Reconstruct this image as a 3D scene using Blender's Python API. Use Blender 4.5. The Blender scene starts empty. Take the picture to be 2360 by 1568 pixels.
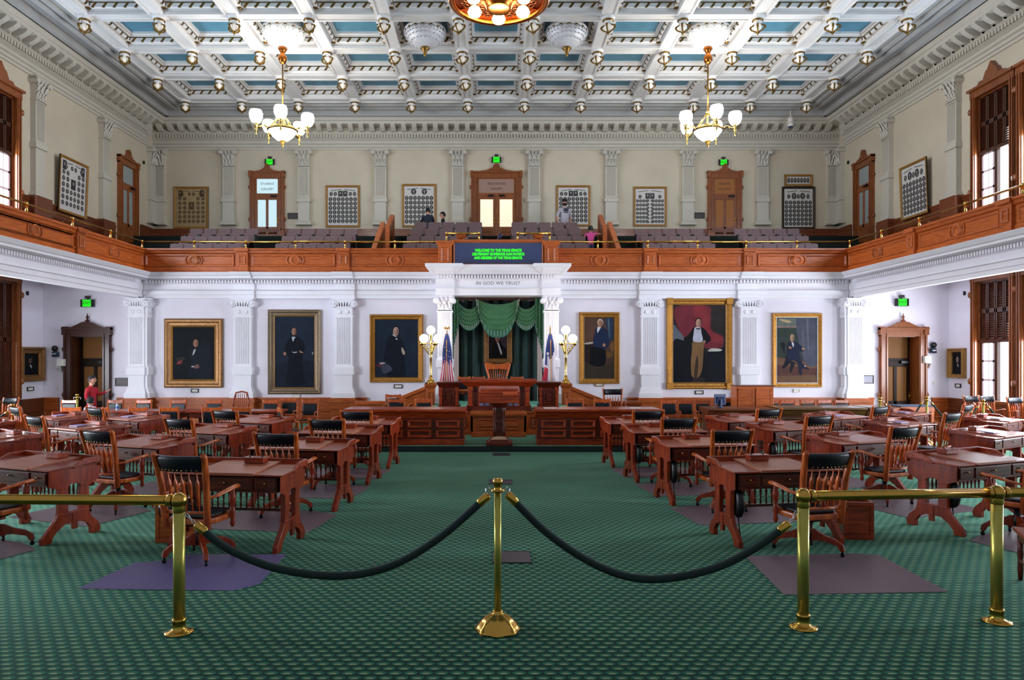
import bpy, bmesh, math, random
from math import pi, sin, cos, sqrt, atan2, radians as R
from mathutils import Vector, Matrix
random.seed(7)
SC = bpy.context.scene
COL = SC.collection
# ------------------------------------------------------------------ survey constants
F, CX, HY, E = 1600.0, 1143.0, 823.0, 2.0       # focal length in px, principal point, eye height
def X(px, Y): return (px - CX) / F * Y
def Z(py, Y): return E - (py - HY) / F * Y
XW, YW, YG = 13.7, 21.0, 27.8                    # side walls, lower end wall, upper end wall
XP, YP = 10.5, 20.7                              # gallery fronts
YN = 5.0                                         # where the modelled part of the room ends

def srgb(r, g, b):
    f = lambda c: (c / 12.92 if c <= 0.04045 else ((c + 0.055) / 1.055) ** 2.4)
    return (f(r / 255), f(g / 255), f(b / 255), 1)

# ------------------------------------------------------------------ mesh builder
class MB:
    def __init__(s): s.v = []; s.f = []; s.m = []; s.s = []
    def add(s, vs, fs, mi=0, M=None, smooth=False):
        o = len(s.v)
        if M is not None: vs = [M @ Vector(v) for v in vs]
        s.v += [tuple(v) for v in vs]
        s.f += [tuple(i + o for i in f) for f in fs]
        s.m += [mi] * len(fs); s.s += [smooth] * len(fs)
        return s
    def box(s, x0, x1, y0, y1, z0, z1, mi=0, M=None):
        vs = [(x, y, z) for z in (z0, z1) for y in (y0, y1) for x in (x0, x1)]
        return s.add(vs, [(0, 1, 3, 2), (4, 5, 7, 6), (0, 1, 5, 4), (2, 3, 7, 6), (0, 2, 6, 4), (1, 3, 7, 5)], mi, M)
    def cbox(s, c, d, mi=0, M=None):
        return s.box(c[0]-d[0]/2, c[0]+d[0]/2, c[1]-d[1]/2, c[1]+d[1]/2, c[2]-d[2]/2, c[2]+d[2]/2, mi, M)
    def frus(s, x0, x1, y0, y1, z0, X0, X1, Y0, Y1, z1, mi=0, M=None):
        vs = [(x0,y0,z0),(x1,y0,z0),(x0,y1,z0),(x1,y1,z0),(X0,Y0,z1),(X1,Y0,z1),(X0,Y1,z1),(X1,Y1,z1)]
        return s.add(vs, [(0, 1, 3, 2), (4, 5, 7, 6), (0, 1, 5, 4), (2, 3, 7, 6), (0, 2, 6, 4), (1, 3, 7, 5)], mi, M)
    def prism(s, poly, a0, a1, ax='y', mi=0, M=None, smooth=False):
        g = {'x': lambda p, a: (a, p[0], p[1]), 'y': lambda p, a: (p[0], a, p[1]), 'z': lambda p, a: (p[0], p[1], a)}[ax]
        n = len(poly)
        s.add([g(p, a0) for p in poly] + [g(p, a1) for p in poly], [(i, (i+1) % n, n+(i+1) % n, n+i) for i in range(n)], mi, M, smooth)
        o = len(s.v) - 2*n
        s.f += [tuple(range(o, o+n)), tuple(range(o+n, o+2*n))]; s.m += [mi]*2; s.s += [False]*2
        return s
    def poly(s, pts, mi=0, M=None):
        return s.add(pts, [tuple(range(len(pts)))], mi, M)
    def lathe(s, prof, n=16, c=(0, 0, 0), mi=0, M=None, smooth=True, caps=True, ax='z', lobes=None):
        vs = []; fs = []
        for (r, z) in prof:
            for i in range(n):
                a = 2*pi*i/n; rr = r
                if lobes: rr = r*(1+lobes[1]*cos(lobes[0]*a))
                p = (rr*cos(a), rr*sin(a), z)
                if ax == 'x': p = (p[2], p[0], p[1])
                elif ax == 'y': p = (p[0], p[2], p[1])
                vs.append((p[0]+c[0], p[1]+c[1], p[2]+c[2]))
        k = len(prof)
        for j in range(k-1):
            for i in range(n):
                fs.append((j*n+i, j*n+(i+1) % n, (j+1)*n+(i+1) % n, (j+1)*n+i))
        s.add(vs, fs, mi, M, smooth)
        if caps:
            o = len(s.v) - k*n
            for j, r in ((0, prof[0][0]), (k-1, prof[-1][0])):
                if r > 1e-5:
                    s.f.append(tuple(o+j*n+i for i in range(n))); s.m.append(mi); s.s.append(False)
        return s
    def sph(s, c, r, n=16, mi=0, M=None, sz=1.0, k=10):
        return s.lathe([(max(1e-6, r*sin(pi*j/k)), -r*sz*cos(pi*j/k)) for j in range(k+1)], n, c, mi, M, True, False)
    def cyl(s, c, r, h, n=16, mi=0, M=None, ax='z'):
        return s.lathe([(r, 0), (r, h)], n, c, mi, M, True, True, ax)
    def tube(s, pts, r, n=8, mi=0, M=None, closed=False, flat=None):
        P = [Vector(p) for p in pts]; k = len(P); vs = []; fs = []
        rr = r if isinstance(r, (list, tuple)) else [r]*k
        up = None
        for i in range(k):
            a = P[i-1] if (i > 0 or closed) else P[i]
            b = P[(i+1) % k] if (i < k-1 or closed) else P[i]
            t = (b - a).normalized()
            if up is None:
                up = Vector((0, 0, 1)) if abs(t.z) < .9 else Vector((1, 0, 0))
            sd = t.cross(up)
            if sd.length < 1e-6: sd = t.cross(Vector((0, 1, 0)))
            sd.normalize(); up = sd.cross(t).normalized()
            for j in range(n):
                an = 2*pi*j/n
                q = P[i] + sd*(rr[i]*cos(an)) + up*(rr[i]*sin(an)*(flat or 1))
                vs.append(q)
        for i in range(k if closed else k-1):
            i2 = (i+1) % k
            for j in range(n):
                fs.append((i*n+j, i*n+(j+1) % n, i2*n+(j+1) % n, i2*n+j))
        s.add(vs, fs, mi, M, True)
        if not closed:
            o = len(s.v) - k*n
            s.f += [tuple(o+j for j in range(n)), tuple(o+(k-1)*n+j for j in range(n))]; s.m += [mi]*2; s.s += [False]*2
        return s
    def ring(s, x0, x1, z0, z1, prof, y, mi=0, M=None, ms=None):
        """mitred rectangular moulding facing -y: prof = [(inset from the outer edge, height in front of y)]"""
        vs = []; k = len(prof)
        for (d, h) in prof:
            vs += [(x0+d, y-h, z0+d), (x1-d, y-h, z0+d), (x1-d, y-h, z1-d), (x0+d, y-h, z1-d)]
        for j in range(k-1):
            s.add([], [], mi)
            fs = [(j*4+i, j*4+(i+1) % 4, (j+1)*4+(i+1) % 4, (j+1)*4+i) for i in range(4)]
            if j == 0: s.add(vs, fs, (ms or {}).get(j, mi), M)
            else:
                o = len(s.v) - len(vs)
                s.f += [tuple(a+o for a in f) for f in fs]; s.m += [(ms or {}).get(j, mi)]*4; s.s += [False]*4
        return s
    def build(s, name, mats, parent=None, bev=0.0, seg=2, loc=None):
        me = bpy.data.meshes.new(name)
        me.from_pydata(s.v, [], s.f)
        me.validate(verbose=False)
        if not isinstance(mats, (list, tuple)): mats = [mats]
        for m in mats: me.materials.append(m)
        if len(me.polygons) == len(s.f):
            me.polygons.foreach_set('material_index', s.m)
            me.polygons.foreach_set('use_smooth', s.s)
        bm = bmesh.new(); bm.from_mesh(me)
        bmesh.ops.recalc_face_normals(bm, faces=bm.faces)
        bm.to_mesh(me); bm.free()
        me.update()
        o = bpy.data.objects.new(name, me); COL.objects.link(o)
        if parent is not None: o.parent = parent
        if loc is not None: o.location = loc
        if bev:
            b = o.modifiers.new('bevel', 'BEVEL'); b.width = bev; b.segments = seg; b.limit_method = 'ANGLE'; b.angle_limit = R(40)
            b.harden_normals = False
        return o

def tag(o, label=None, cat=None, group=None, kind=None):
    if label: o['label'] = label
    if cat: o['category'] = cat
    if group: o['group'] = group
    if kind: o['kind'] = kind
    return o
def thing(name, label, cat, loc=(0, 0, 0), rz=0.0, group=None, kind=None):
    o = bpy.data.objects.new(name, None); COL.objects.link(o)
    o.empty_display_size = .2
    o.location = loc; o.rotation_euler = (0, 0, rz)
    return tag(o, label, cat, group, kind)
KIDS = {}
def kids(o): return [c for c in o.children]
def dup(root, loc, rz=None, label=None, group=None, parent=None):
    def cp(o, par):
        c = o.copy(); COL.objects.link(c); c.parent = par
        for ch in kids(o): cp(ch, c)
        return c
    r = cp(root, parent); r.location = loc
    if rz is not None: r.rotation_euler = (0, 0, rz)
    if label: r['label'] = label
    if group: r['group'] = group
    return r
def struct(o, label=None): return tag(o, label, kind='structure')

# ------------------------------------------------------------------ materials
def nt_mat(name):
    m = bpy.data.materials.new(name); m.use_nodes = True
    nt = m.node_tree; b = nt.nodes['Principled BSDF']
    return m, nt, b
def N(nt, t, **kw):
    n = nt.nodes.new(t)
    for k, v in kw.items(): setattr(n, k, v)
    return n
def mat(name, col, rough=.5, metal=0., spec=.5, var=.0, vscale=6., bump=0., bscale=40., emit=None, es=0., coat=0., vvec=(1, 1, 1), sheen=0., col2=None):
    m, nt, b = nt_mat(name)
    if len(col) == 3: col = srgb(*col)
    b.inputs['Base Color'].default_value = col
    b.inputs['Roughness'].default_value = rough
    b.inputs['Metallic'].default_value = metal
    b.inputs['Specular IOR Level'].default_value = spec
    b.inputs['Coat Weight'].default_value = coat
    b.inputs['Coat Roughness'].default_value = .12
    if sheen: b.inputs['Sheen Weight'].default_value = sheen
    if emit is not None:
        if len(emit) == 3: emit = srgb(*emit)
        b.inputs['Emission Color'].default_value = emit; b.inputs['Emission Strength'].default_value = es
    if var or bump:
        tc = N(nt, 'ShaderNodeTexCoord'); mp = N(nt, 'ShaderNodeMapping')
        mp.inputs['Scale'].default_value = vvec
        nt.links.new(tc.outputs['Object'], mp.inputs['Vector'])
        if var:
            no = N(nt, 'ShaderNodeTexNoise'); no.inputs['Scale'].default_value = vscale; no.inputs['Detail'].default_value = 4
            nt.links.new(mp.outputs['Vector'], no.inputs['Vector'])
            cr = N(nt, 'ShaderNodeValToRGB')
            c2 = col2 if col2 else [c*(1-var) for c in col[:3]]+[1]
            if len(c2) == 3: c2 = srgb(*c2)
            cr.color_ramp.elements[0].color = c2; cr.color_ramp.elements[0].position = .3
            cr.color_ramp.elements[1].color = col if col2 else [min(1, c*(1+var*.6)) for c in col[:3]]+[1]; cr.color_ramp.elements[1].position = .72
            nt.links.new(no.outputs['Fac'], cr.inputs['Fac']); nt.links.new(cr.outputs['Color'], b.inputs['Base Color'])
        if bump:
            n2 = N(nt, 'ShaderNodeTexNoise'); n2.inputs['Scale'].default_value = bscale; n2.inputs['Detail'].default_value = 3
            nt.links.new(mp.outputs['Vector'], n2.inputs['Vector'])
            bp = N(nt, 'ShaderNodeBump'); bp.inputs['Strength'].default_value = bump; bp.inputs['Distance'].default_value = .02
            nt.links.new(n2.outputs['Fac'], bp.inputs['Height']); nt.links.new(bp.outputs['Normal'], b.inputs['Normal'])
    return m
def wood(name, c1, c2, rough=.28, grain=(1.2, 12, 12), coat=.35, spec=.5):
    m, nt, b = nt_mat(name)
    tc = N(nt, 'ShaderNodeTexCoord'); mp = N(nt, 'ShaderNodeMapping'); mp.inputs['Scale'].default_value = grain
    no = N(nt, 'ShaderNodeTexNoise'); no.inputs['Scale'].default_value = 3.; no.inputs['Detail'].default_value = 6; no.inputs['Distortion'].default_value = .6
    cr = N(nt, 'ShaderNodeValToRGB'); cr.color_ramp.elements[0].color = srgb(*c1); cr.color_ramp.elements[1].color = srgb(*c2)
    cr.color_ramp.elements[0].position = .32; cr.color_ramp.elements[1].position = .7
    oi = N(nt, 'ShaderNodeObjectInfo'); hs = N(nt, 'ShaderNodeHueSaturation')
    mr = N(nt, 'ShaderNodeMapRange'); mr.inputs['To Min'].default_value = .85; mr.inputs['To Max'].default_value = 1.15
    L = nt.links.new
    L(tc.outputs['Object'], mp.inputs['Vector']); L(mp.outputs['Vector'], no.inputs['Vector']); L(no.outputs['Fac'], cr.inputs['Fac'])
    L(oi.outputs['Random'], mr.inputs['Value']); L(mr.outputs['Result'], hs.inputs['Value'])
    L(cr.outputs['Color'], hs.inputs['Color']); L(hs.outputs['Color'], b.inputs['Base Color'])
    b.inputs['Roughness'].default_value = rough; b.inputs['Coat Weight'].default_value = coat; b.inputs['Coat Roughness'].default_value = .15
    b.inputs['Specular IOR Level'].default_value = spec
    return m

WHITE   = mat('white plaster', (242, 238, 244), .55, var=.04, vscale=2)
WALL_L  = mat('lower wall paint', (236, 229, 240), .6, var=.04, vscale=1.5)
CREAM   = mat('cream wall paint', (203, 191, 170), .65, var=.06, vscale=1.2)
CREAMT  = mat('cream trim paint', (198, 191, 178), .5, var=.04, vscale=3)
CEILW   = mat('ceiling white paint', (225, 222, 220), .5, var=.05, vscale=2)
CEILG   = mat('ceiling grey moulding paint', (176, 174, 172), .5, var=.08, vscale=2)
BLUEP   = mat('blue coffer panel', (84, 138, 162), .5, var=.12, vscale=5)
GILT    = mat('antique gilding', (128, 96, 38), .38, .75, var=.3, vscale=20)
OAK     = wood('honey oak', (152, 70, 26), (196, 102, 46), .34, coat=.12, spec=.35)
OAKD    = wood('dark oak', (92, 42, 18), (132, 66, 32), .35, coat=.2)
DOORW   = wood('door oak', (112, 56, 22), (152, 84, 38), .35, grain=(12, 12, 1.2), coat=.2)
DOORD   = wood('dark walnut', (54, 24, 12), (84, 40, 22), .35, grain=(12, 12, 1.2), coat=.25)  # dark brown wood of shutters, pelmet and left doorway casing
CHERRY  = wood('red cherry', (108, 32, 11), (172, 66, 26), .3, coat=.15, spec=.35)
CHERRYD = wood('deep mahogany', (62, 17, 8), (108, 38, 18), .3, coat=.15, spec=.35)
CHAIRW  = wood('chair oak', (148, 58, 20), (212, 104, 40), .3, grain=(8, 8, 1.5), coat=.2, spec=.4)
LEGW    = wood('carved leg cherry', (112, 32, 13), (166, 60, 26), .3, grain=(8, 8, 1.5), coat=.15, spec=.35)
PALETOP = wood('pale writing surface with reflection', (146, 76, 52), (184, 108, 80), .34, coat=.15, spec=.35)  # paler slab, with a pinkish reflection mixed into its colour
LEATHER = mat('black leather', (10, 16, 26), .38, spec=.4, bump=.15, bscale=60)
BRASS   = mat('polished brass', (206, 158, 74), .17, 1., var=.08, vscale=8)
BRASSL  = mat('bright brass', (226, 190, 110), .2, 1.)
BRASSO  = mat('carpet tinted brass', (176, 164, 80), .32, .75)  # olive because the green carpet's reflection is mixed into the brass colour
CHROME  = mat('steel', (190, 190, 195), .25, 1.)
BLACKM  = mat('black metal', (18, 18, 20), .45, .3)
BLACKP  = mat('black plastic', (14, 15, 18), .4)
VELVET  = mat('dark green velvet', (8, 34, 30), .8, var=.3, vscale=30, sheen=.0)
GOLDF   = mat('gilded frame', (176, 122, 50), .35, .65, var=.35, vscale=25, bump=.5, bscale=50)
GOLDO   = mat('old gold frame', (140, 96, 50), .4, .45, var=.3, vscale=12, bump=.2, bscale=30)
BRONZEF = mat('bronze frame', (120, 100, 78), .4, .5, var=.25, vscale=15)
DARKF   = mat('dark picture frame', (42, 32, 20), .4, .2)
OAKF    = mat('light oak picture frame', (158, 112, 52), .4, .2, var=.2, vscale=10)
GLASSLIT = mat('window daylight', (250, 252, 255), .2, emit=(236, 246, 255), es=5.0)
SEATF   = mat('mauve seat fabric', (112, 88, 90), .85, var=.12, vscale=25, sheen=.2)
SEATD   = mat('seat shell', (26, 30, 32), .5)
GCARP   = mat('gallery carpet', (14, 26, 24), .95)
PAPER   = mat('paper', (228, 222, 214), .7)
PAPERW  = mat('print paper', (206, 200, 196), .6, var=.05, vscale=12)
PAPERY  = mat('sepia print paper', (168, 142, 102), .6, var=.15, vscale=8)
OVALD   = mat('printed portrait grey', (46, 46, 48), .6)
OVALS   = mat('printed portrait sepia', (88, 68, 44), .6)
FACEP   = mat('printed face', (150, 142, 136), .6)
FACES   = mat('printed face sepia', (140, 112, 78), .6)
GREENL  = mat('green led', (20, 200, 20), .5, emit=(40, 255, 20), es=1.4)
EXITG   = mat('exit sign green', (20, 180, 20), .5, emit=(30, 225, 25), es=.9)
EXITL   = mat('exit sign lettering', (10, 70, 10), .5)
SIGNB   = mat('led board', (50, 62, 100), .35, var=.06, vscale=30)
LAMPW   = mat('lit opal glass', (255, 252, 244), .3, emit=(255, 250, 236), es=3.5)
LAMPT   = mat('lit mint glass', (235, 252, 246), .3, emit=(222, 255, 244), es=1.6)
LAMPY   = mat('warm lit glass', (255, 240, 210), .3, emit=(255, 222, 160), es=5.0)
BULB    = mat('opal bulb', (232, 224, 214), .3, emit=(255, 244, 226), es=.25)
CRYST   = mat('crystal beads', (222, 220, 224), .2, spec=.9, bump=.6, bscale=30, var=.2, vscale=40)
CRYSTL  = mat('lit crystal beads', (240, 240, 236), .2, spec=.9, var=.15, vscale=40, emit=(250, 246, 240), es=.12)
GREEND  = mat('green drape', (30, 66, 62), .8, var=.25, vscale=5, sheen=.3)
GREENV  = mat('green valance', (48, 104, 62), .75, var=.15, vscale=6, sheen=.4)
GREENT  = mat('valance trim', (44, 104, 82), .75, sheen=.3)
STARW   = mat('embroidered star', (206, 214, 196), .6)
PLQ     = mat('slate plaque', (70, 62, 62), .4, .3, var=.3, vscale=30)
SCREENB = mat('monitor back', (40, 58, 96), .4)
def mat_carpet():
    m, nt, b = nt_mat('green woven carpet'); L = nt.links.new
    tc = N(nt, 'ShaderNodeTexCoord'); sp = N(nt, 'ShaderNodeSeparateXYZ'); L(tc.outputs['Object'], sp.inputs[0])
    def mth(op, a, bb=None, c=None):
        n = N(nt, 'ShaderNodeMath', operation=op)
        for i, v in enumerate((a, bb, c)):
            if v is None: continue
            if isinstance(v, (int, float)): n.inputs[i].default_value = v
            else: L(v, n.inputs[i])
        return n.outputs[0]
    cw, ch = .098, .066
    ry = mth('DIVIDE', sp.outputs['Y'], ch)
    row = mth('FLOOR', ry); fy = mth('SUBTRACT', mth('FRACT', ry), .5)
    off = mth('MULTIPLY', mth('MODULO', row, 2.0), .5)
    rx = mth('ADD', mth('DIVIDE', sp.outputs['X'], cw), off)
    fx = mth('SUBTRACT', mth('FRACT', rx), .5)
    nz = N(nt, 'ShaderNodeTexNoise'); nz.inputs['Scale'].default_value = 130.; nz.inputs['Detail'].default_value = 1
    L(tc.outputs['Object'], nz.inputs['Vector'])
    jit = mth('MULTIPLY', mth('SUBTRACT', nz.outputs['Fac'], .5), .5)
    # green leaf behind, light dash in front of it
    e1 = mth('ADD', mth('POWER', mth('DIVIDE', fx, .44), 2.0), mth('POWER', mth('DIVIDE', mth('ADD', fy, -.04), .38), 2.0))
    leaf = mth('LESS_THAN', mth('ADD', e1, jit), 1.0)
    bow = mth('MULTIPLY', mth('POWER', mth('ABSOLUTE', fx), 2.0), .9)
    e2 = mth('ADD', mth('POWER', mth('DIVIDE', fx, .26), 2.0), mth('POWER', mth('DIVIDE', mth('ADD', mth('ADD', fy, bow), 0.06), .11), 2.0))
    dash = mth('LESS_THAN', mth('ADD', e2, jit), 1.0)
    dots = mth('LESS_THAN', mth('ABSOLUTE', mth('SUBTRACT', mth('ABSOLUTE', fx), .12)), .035)
    dots = mth('MULTIPLY', dots, dash)
    def mix(f, a, bb):
        n = N(nt, 'ShaderNodeMix', data_type='RGBA'); L(f, n.inputs['Factor'])
        for k, v in ((6, a), (7, bb)):
            if isinstance(v, tuple): n.inputs[k].default_value = v
            else: L(v, n.inputs[k])
        return n.outputs[2]
    c = mix(leaf, srgb(5, 24, 20), srgb(36, 92, 72))
    c = mix(dash, c, srgb(150, 162, 122))
    c = mix(dots, c, srgb(196, 150, 108))
    n3 = N(nt, 'ShaderNodeTexNoise'); n3.inputs['Scale'].default_value = 1.1; n3.inputs['Detail'].default_value = 5
    L(tc.outputs['Object'], n3.inputs['Vector'])
    hs = N(nt, 'ShaderNodeHueSaturation'); L(c, hs.inputs['Color']); L(mth('ADD', mth('MULTIPLY', n3.outputs['Fac'], .9), .52), hs.inputs['Value']); c = hs.outputs['Color']
    L(c, b.inputs['Base Color']); b.inputs['Roughness'].default_value = .9
    b.inputs['Specular IOR Level'].default_value = .08; b.inputs['Sheen Weight'].default_value = .55; b.inputs['Sheen Roughness'].default_value = .3
    b.inputs['Sheen Tint'].default_value = srgb(140, 215, 185)
    return m
CARPET = mat_carpet()
def mat_mat(name, tint):
    """frosted vinyl: mostly its own colour, the carpet faintly through it"""
    m, nt, b = nt_mat(name); L = nt.links.new
    b.inputs['Base Color'].default_value = srgb(*tint); b.inputs['Roughness'].default_value = .35
    tr = N(nt, 'ShaderNodeBsdfTransparent'); mx = N(nt, 'ShaderNodeMixShader'); mx.inputs[0].default_value = .52
    out = nt.nodes['Material Output']
    L(tr.outputs[0], mx.inputs[1]); L(b.outputs[0], mx.inputs[2]); L(mx.outputs[0], out.inputs['Surface'])
    return m
MATV = mat_mat('violet vinyl', (136, 122, 178)); MATG = mat_mat('mauve vinyl', (150, 124, 136))

# ------------------------------------------------------------------ camera
cam = bpy.data.cameras.new('camera'); co = bpy.data.objects.new('camera', cam); COL.objects.link(co)
co.location = (0, 0, E); co.rotation_euler = (R(90), 0, 0)
cam.sensor_fit = 'HORIZONTAL'; cam.sensor_width = 36; cam.lens = F/2360*36
cam.shift_x = (1180-CX)/2360; cam.shift_y = (HY-784)/2360
cam.clip_end = 200; SC.camera = co
SC.view_settings.view_transform = 'Standard'; SC.view_settings.look = 'None'
SC.view_settings.gamma = 1; SC.view_settings.use_curve_mapping = False
WORLD, WLOW, WUP, CHL, CAND, CHC, EXPO = 0.35, 275, 175, 65, 20, 200, 0.0
# ================================================================== ROOM SHELL
def boxes_with_holes(mb, put, a0, a1, z0, z1, holes):
    """cover [a0,a1]x[z0,z1] leaving rectangular holes (b0,b1,c0,c1), sorted along a"""
    a = a0
    for (b0, b1, c0, c1) in sorted(holes):
        if b0 > a: put(a, b0, z0, z1)
        if c0 > z0: put(b0, b1, z0, c0)
        if c1 < z1: put(b0, b1, c1, z1)
        a = b1
    if a < a1: put(a, a1, z0, z1)

fl = MB(); fl.add([(-13.9, -4, 0), (13.9, -4, 0), (13.9, 21.6, 0), (-13.9, 21.6, 0)], [(0, 1, 2, 3)])
fl.box(-13.9, 13.9, -4, 21.6, -.2, -.01)
struct(fl.build('floor', CARPET), 'dark green carpet woven with rows of small pale motifs')

DL = (-12.82, -11.82); DR = (11.78, 12.78); DH = 2.62
w = MB(); boxes_with_holes(w, lambda a, b, c, d: w.box(a, b, 21, 21.45, c, d), -13.9, 13.9, 0, 4.5, [(DL[0], DL[1], 0, DH), (DR[0], DR[1], 0, DH)])
struct(w.build('wall_end_lower', WALL_L), 'pale painted end wall behind the rostrum with the large portraits')
w = MB(); w.box(-13.9, 13.9, 27.8, 28.1, 4.5, 12.2); struct(w.build('wall_end_upper', CREAM), 'cream end wall of the visitor gallery')
WINS = [(18.4, 19.7), (16.65, 17.95), (12.6, 13.9), (10.85, 12.15), (7.0, 8.3)]
LZ = (.8, 4.12, 2.45); UZ = (6.2, 9.35, 7.74)
for nm, s in (('left', -1), ('right', 1)):
    w = MB()
    for (z0, z1, zz, yend) in ((0, 4.4, LZ, 21.4), (4.4, 12.2, UZ, 28.0)):
        if z0: w = MB()
        boxes_with_holes(w, lambda a, b, c, d: w.box(s*13.7, s*14.1, a, b, c, d), YN, yend, z0, z1, [(a, b, zz[0], zz[1]) for a, b in WINS])
        struct(w.build('wall_'+nm+('_upper' if z0 else '_lower'), CREAM if z0 else WALL_L), '%s side wall %s with tall wooden windows' % (nm, 'of the gallery' if z0 else 'under the gallery'))
    # gallery slab with its white soffit
    g = MB(); g.box(s*10.62, s*13.7, YN, 20.95, 4.3, 4.5)
    g.box(s*10.62, s*11.0, YN, 20.95, 3.8, 4.3)
    struct(g.build('trim_slab_'+nm, WHITE), 'white underside of the side gallery on the %s' % nm)
    for k, (a, b) in enumerate(((17.9, 18.5), (18.6, 19.2))):
        t = MB(); t.box(-.3, .3, -.07, .07, -.05, 0); t.box(-.27, .27, -.05, .05, -.06, -.05)
        o = t.build('ceiling_strip_light', [PAPER], loc=(s*(12.75+.0*k), a+.3, 4.3), bev=.004)
        tag(o, '%s white strip light under the %s side gallery' % (('near', 'far')[k], nm), 'light', 'strip lights under the side galleries')

# ------------------------------------------------------------------ windows
wn = 0
def window(s, y0, y1, lev, n, detail, shut=False):
    z0, z1, zs = lev
    nm = ('left', 'right')[s > 0]; up = lev is UZ
    root = bpy.data.objects.new('window_%d' % n, None); COL.objects.link(root)
    root.location = (s*13.7, (y0+y1)/2, z0)
    tag(root, None, None, None, 'structure')
    root['label'] = 'tall %s window number %s from the end wall on the %s, dark louvres above a bright opening' % (('floor level', 'gallery')[up], ('one', 'two', 'three', 'four', 'five')[n % 5], nm)
    h = z1-z0; w = (y1-y0)/2
    P = lambda mb, d0, d1, u0, u1, a, b, mi=0: mb.box(s*d0, s*d1, u0, u1, a, b, mi)
    c = MB()
    for sg in (-1, 1):
        c.box(s*-.11, s*.02, sg*w, sg*(w+.17), -.0, h+.12); c.box(s*-.14, s*.0, sg*(w+.03), sg*(w+.08), 0, h+.1); c.box(s*-.14, s*0, sg*(w+.12), sg*(w+.16), 0, h+.1)
        for zz in (.5, h-.35): c.lathe([(.001, -.1), (.05, -.06), (.06, 0), (.05, .06), (.001, .1)], 8, (s*-.12, sg*(w+.19), zz))
        c.box(s*0, s*.36, sg*(w-.03), sg*w, 0, h)
    P(c, -.13, .02, -w-.2, w+.2, h, h+.2); P(c, -.2, .02, -w-.24, w+.24, h+.2, h+.27); P(c, 0, .36, -w, w, h-.03, h)
    P(c, -.16, .36, -w-.05, w+.05, -.08, 0); P(c, -.06, .0, -w-.14, w+.14, -.55, -.08)
    if up:
        pts = [(-.55, 0), (-.45, .12), (-.3, .1), (-.2, .3), (-.12, .34), (0, .52), (.12, .34), (.2, .3), (.3, .1), (.45, .12), (.55, 0)]
        c.prism([(p[0], p[1]+h+.27) for p in pts], s*-.14, s*.0, 'x')
    c.build('casing', DOORW, root, .012)
    # closed louvred shutters over the upper half
    sh = MB(); zt = .06 if shut else zs-z0; nb = 4; bw = 2*w/nb
    for i in range(nb):
        a = -w+i*bw; tilt = (.10, .16)[i % 2]
        for (b0, b1) in ((zt, (zt+h)/2), ((zt+h)/2, h)):
            P(sh, .01, .06, a+.01, a+.06, b0, b1); P(sh, .01, .06, a+bw-.06, a+bw-.01, b0, b1)
            P(sh, .01, .06, a, a+bw, b0, b0+.06); P(sh, .01, .06, a, a+bw, b1-.06, b1)
            k = int((b1-b0-.12)/.06) if detail else 4
            st = (b1-b0-.12)/k
            for j in range(k):
                zz = b0+.06+j*st
                sh.add([(s*.02, a+.06, zz), (s*.02, a+bw-.06, zz), (s*.055, a+bw-.06, zz+st*.98), (s*.055, a+.06, zz+st*.98)], [(0, 1, 2, 3)])
    P(sh, -.02, .1, -w, w, zt-.05, zt+.03); P(sh, .07, .09, -w+bw*.95, w, zt, h); P(sh, .07, .09, -w, -w+bw, zt+(h-zt)*.3, h)  # backing boards added behind the louvres to block the bright pane
    if shut: P(sh, .07, .09, -w, w, zt, h)
    sh.build('shutter', DOORD, root)
    if shut: return
    sa = MB()
    u0, u1 = w*.12, w*.86       # the pale folded leaf stands at the far jamb
    for a in (u0, u1-.06): P(sa, .03, .07, a, a+.06, .0, zt)
    for k in range(4):
        zz = k*(zt-.07)/3; P(sa, .03, .07, u0, u1, zz, zz+.06)
    P(sa, .04, .06, (u0+u1)/2-.015, (u0+u1)/2+.015, 0, zt)
    sa.build('sash', PINKW, root)
    ps = MB(); P(ps, .01, .1, -.06, .04, 0, zt); P(ps, .02, .1, w*.86, w, 0, zt); ps.build('sash_post', DOORD, root)
    pn = MB(); P(pn, .11, .13, -w, w, 0, h); pn.build('pane', GLASSLIT, root)
PINKW = mat('window sash paint', (226, 206, 214), .4)
for lev in (LZ, UZ):
    for s in (-1, 1):
        for i, (a, b) in enumerate(WINS):
            window(s, a, b, lev, wn, i < 2, lev is LZ and s < 0 and i == 0); wn += 1

# ------------------------------------------------------------------ ceiling: panels, coffer beams, mouldings
ZB, ZPAN = 11.5, 11.9
PX = [(-5.5+i)*2.09 for i in range(12)]; PY = [25.7-2.1*i for i in range(10)]
x0, x1, y1, y0 = PX[0], PX[-1], PY[0], PY[-1]
root = bpy.data.objects.new('ceiling', None); COL.objects.link(root); tag(root, 'white coffered ceiling with blue panels and gilded mouldings', kind='structure')
pa = MB(); pa.box(-13.9, 13.9, YN, 28.0, ZPAN, ZPAN+.2)
pa.build('panel', BLUEP, root)
bd = MB()   # plain border round the grid
bd.box(-13.7, 13.7, y1+.2, 27.9, ZB+.02, ZPAN); bd.box(-13.7, x0-.2, YN, y1+.2, ZB+.02, ZPAN); bd.box(x1+.2, 13.7, YN, y1+.2, ZB+.02, ZPAN)
for d, zz in ((.42, .06), (.62, .1)):
    bd.box(-x1-d-.14, x1+d+.14, y1+d, y1+d+.14, ZB-zz, ZB+.1)
    for s in (-1, 1): bd.box(s*(x1+d), s*(x1+d+.14), YN, y1+d, ZB-zz, ZB+.1)
bd.box(-12.8, 12.8, 26.75, 26.88, ZB-.2, ZB+.05)
for s in (-1, 1): bd.box(s*12.65, s*12.78, YN, 26.88, ZB-.2, ZB+.05)
bd.build('border', CEILG, root)
be = MB(); bw = .19
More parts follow.
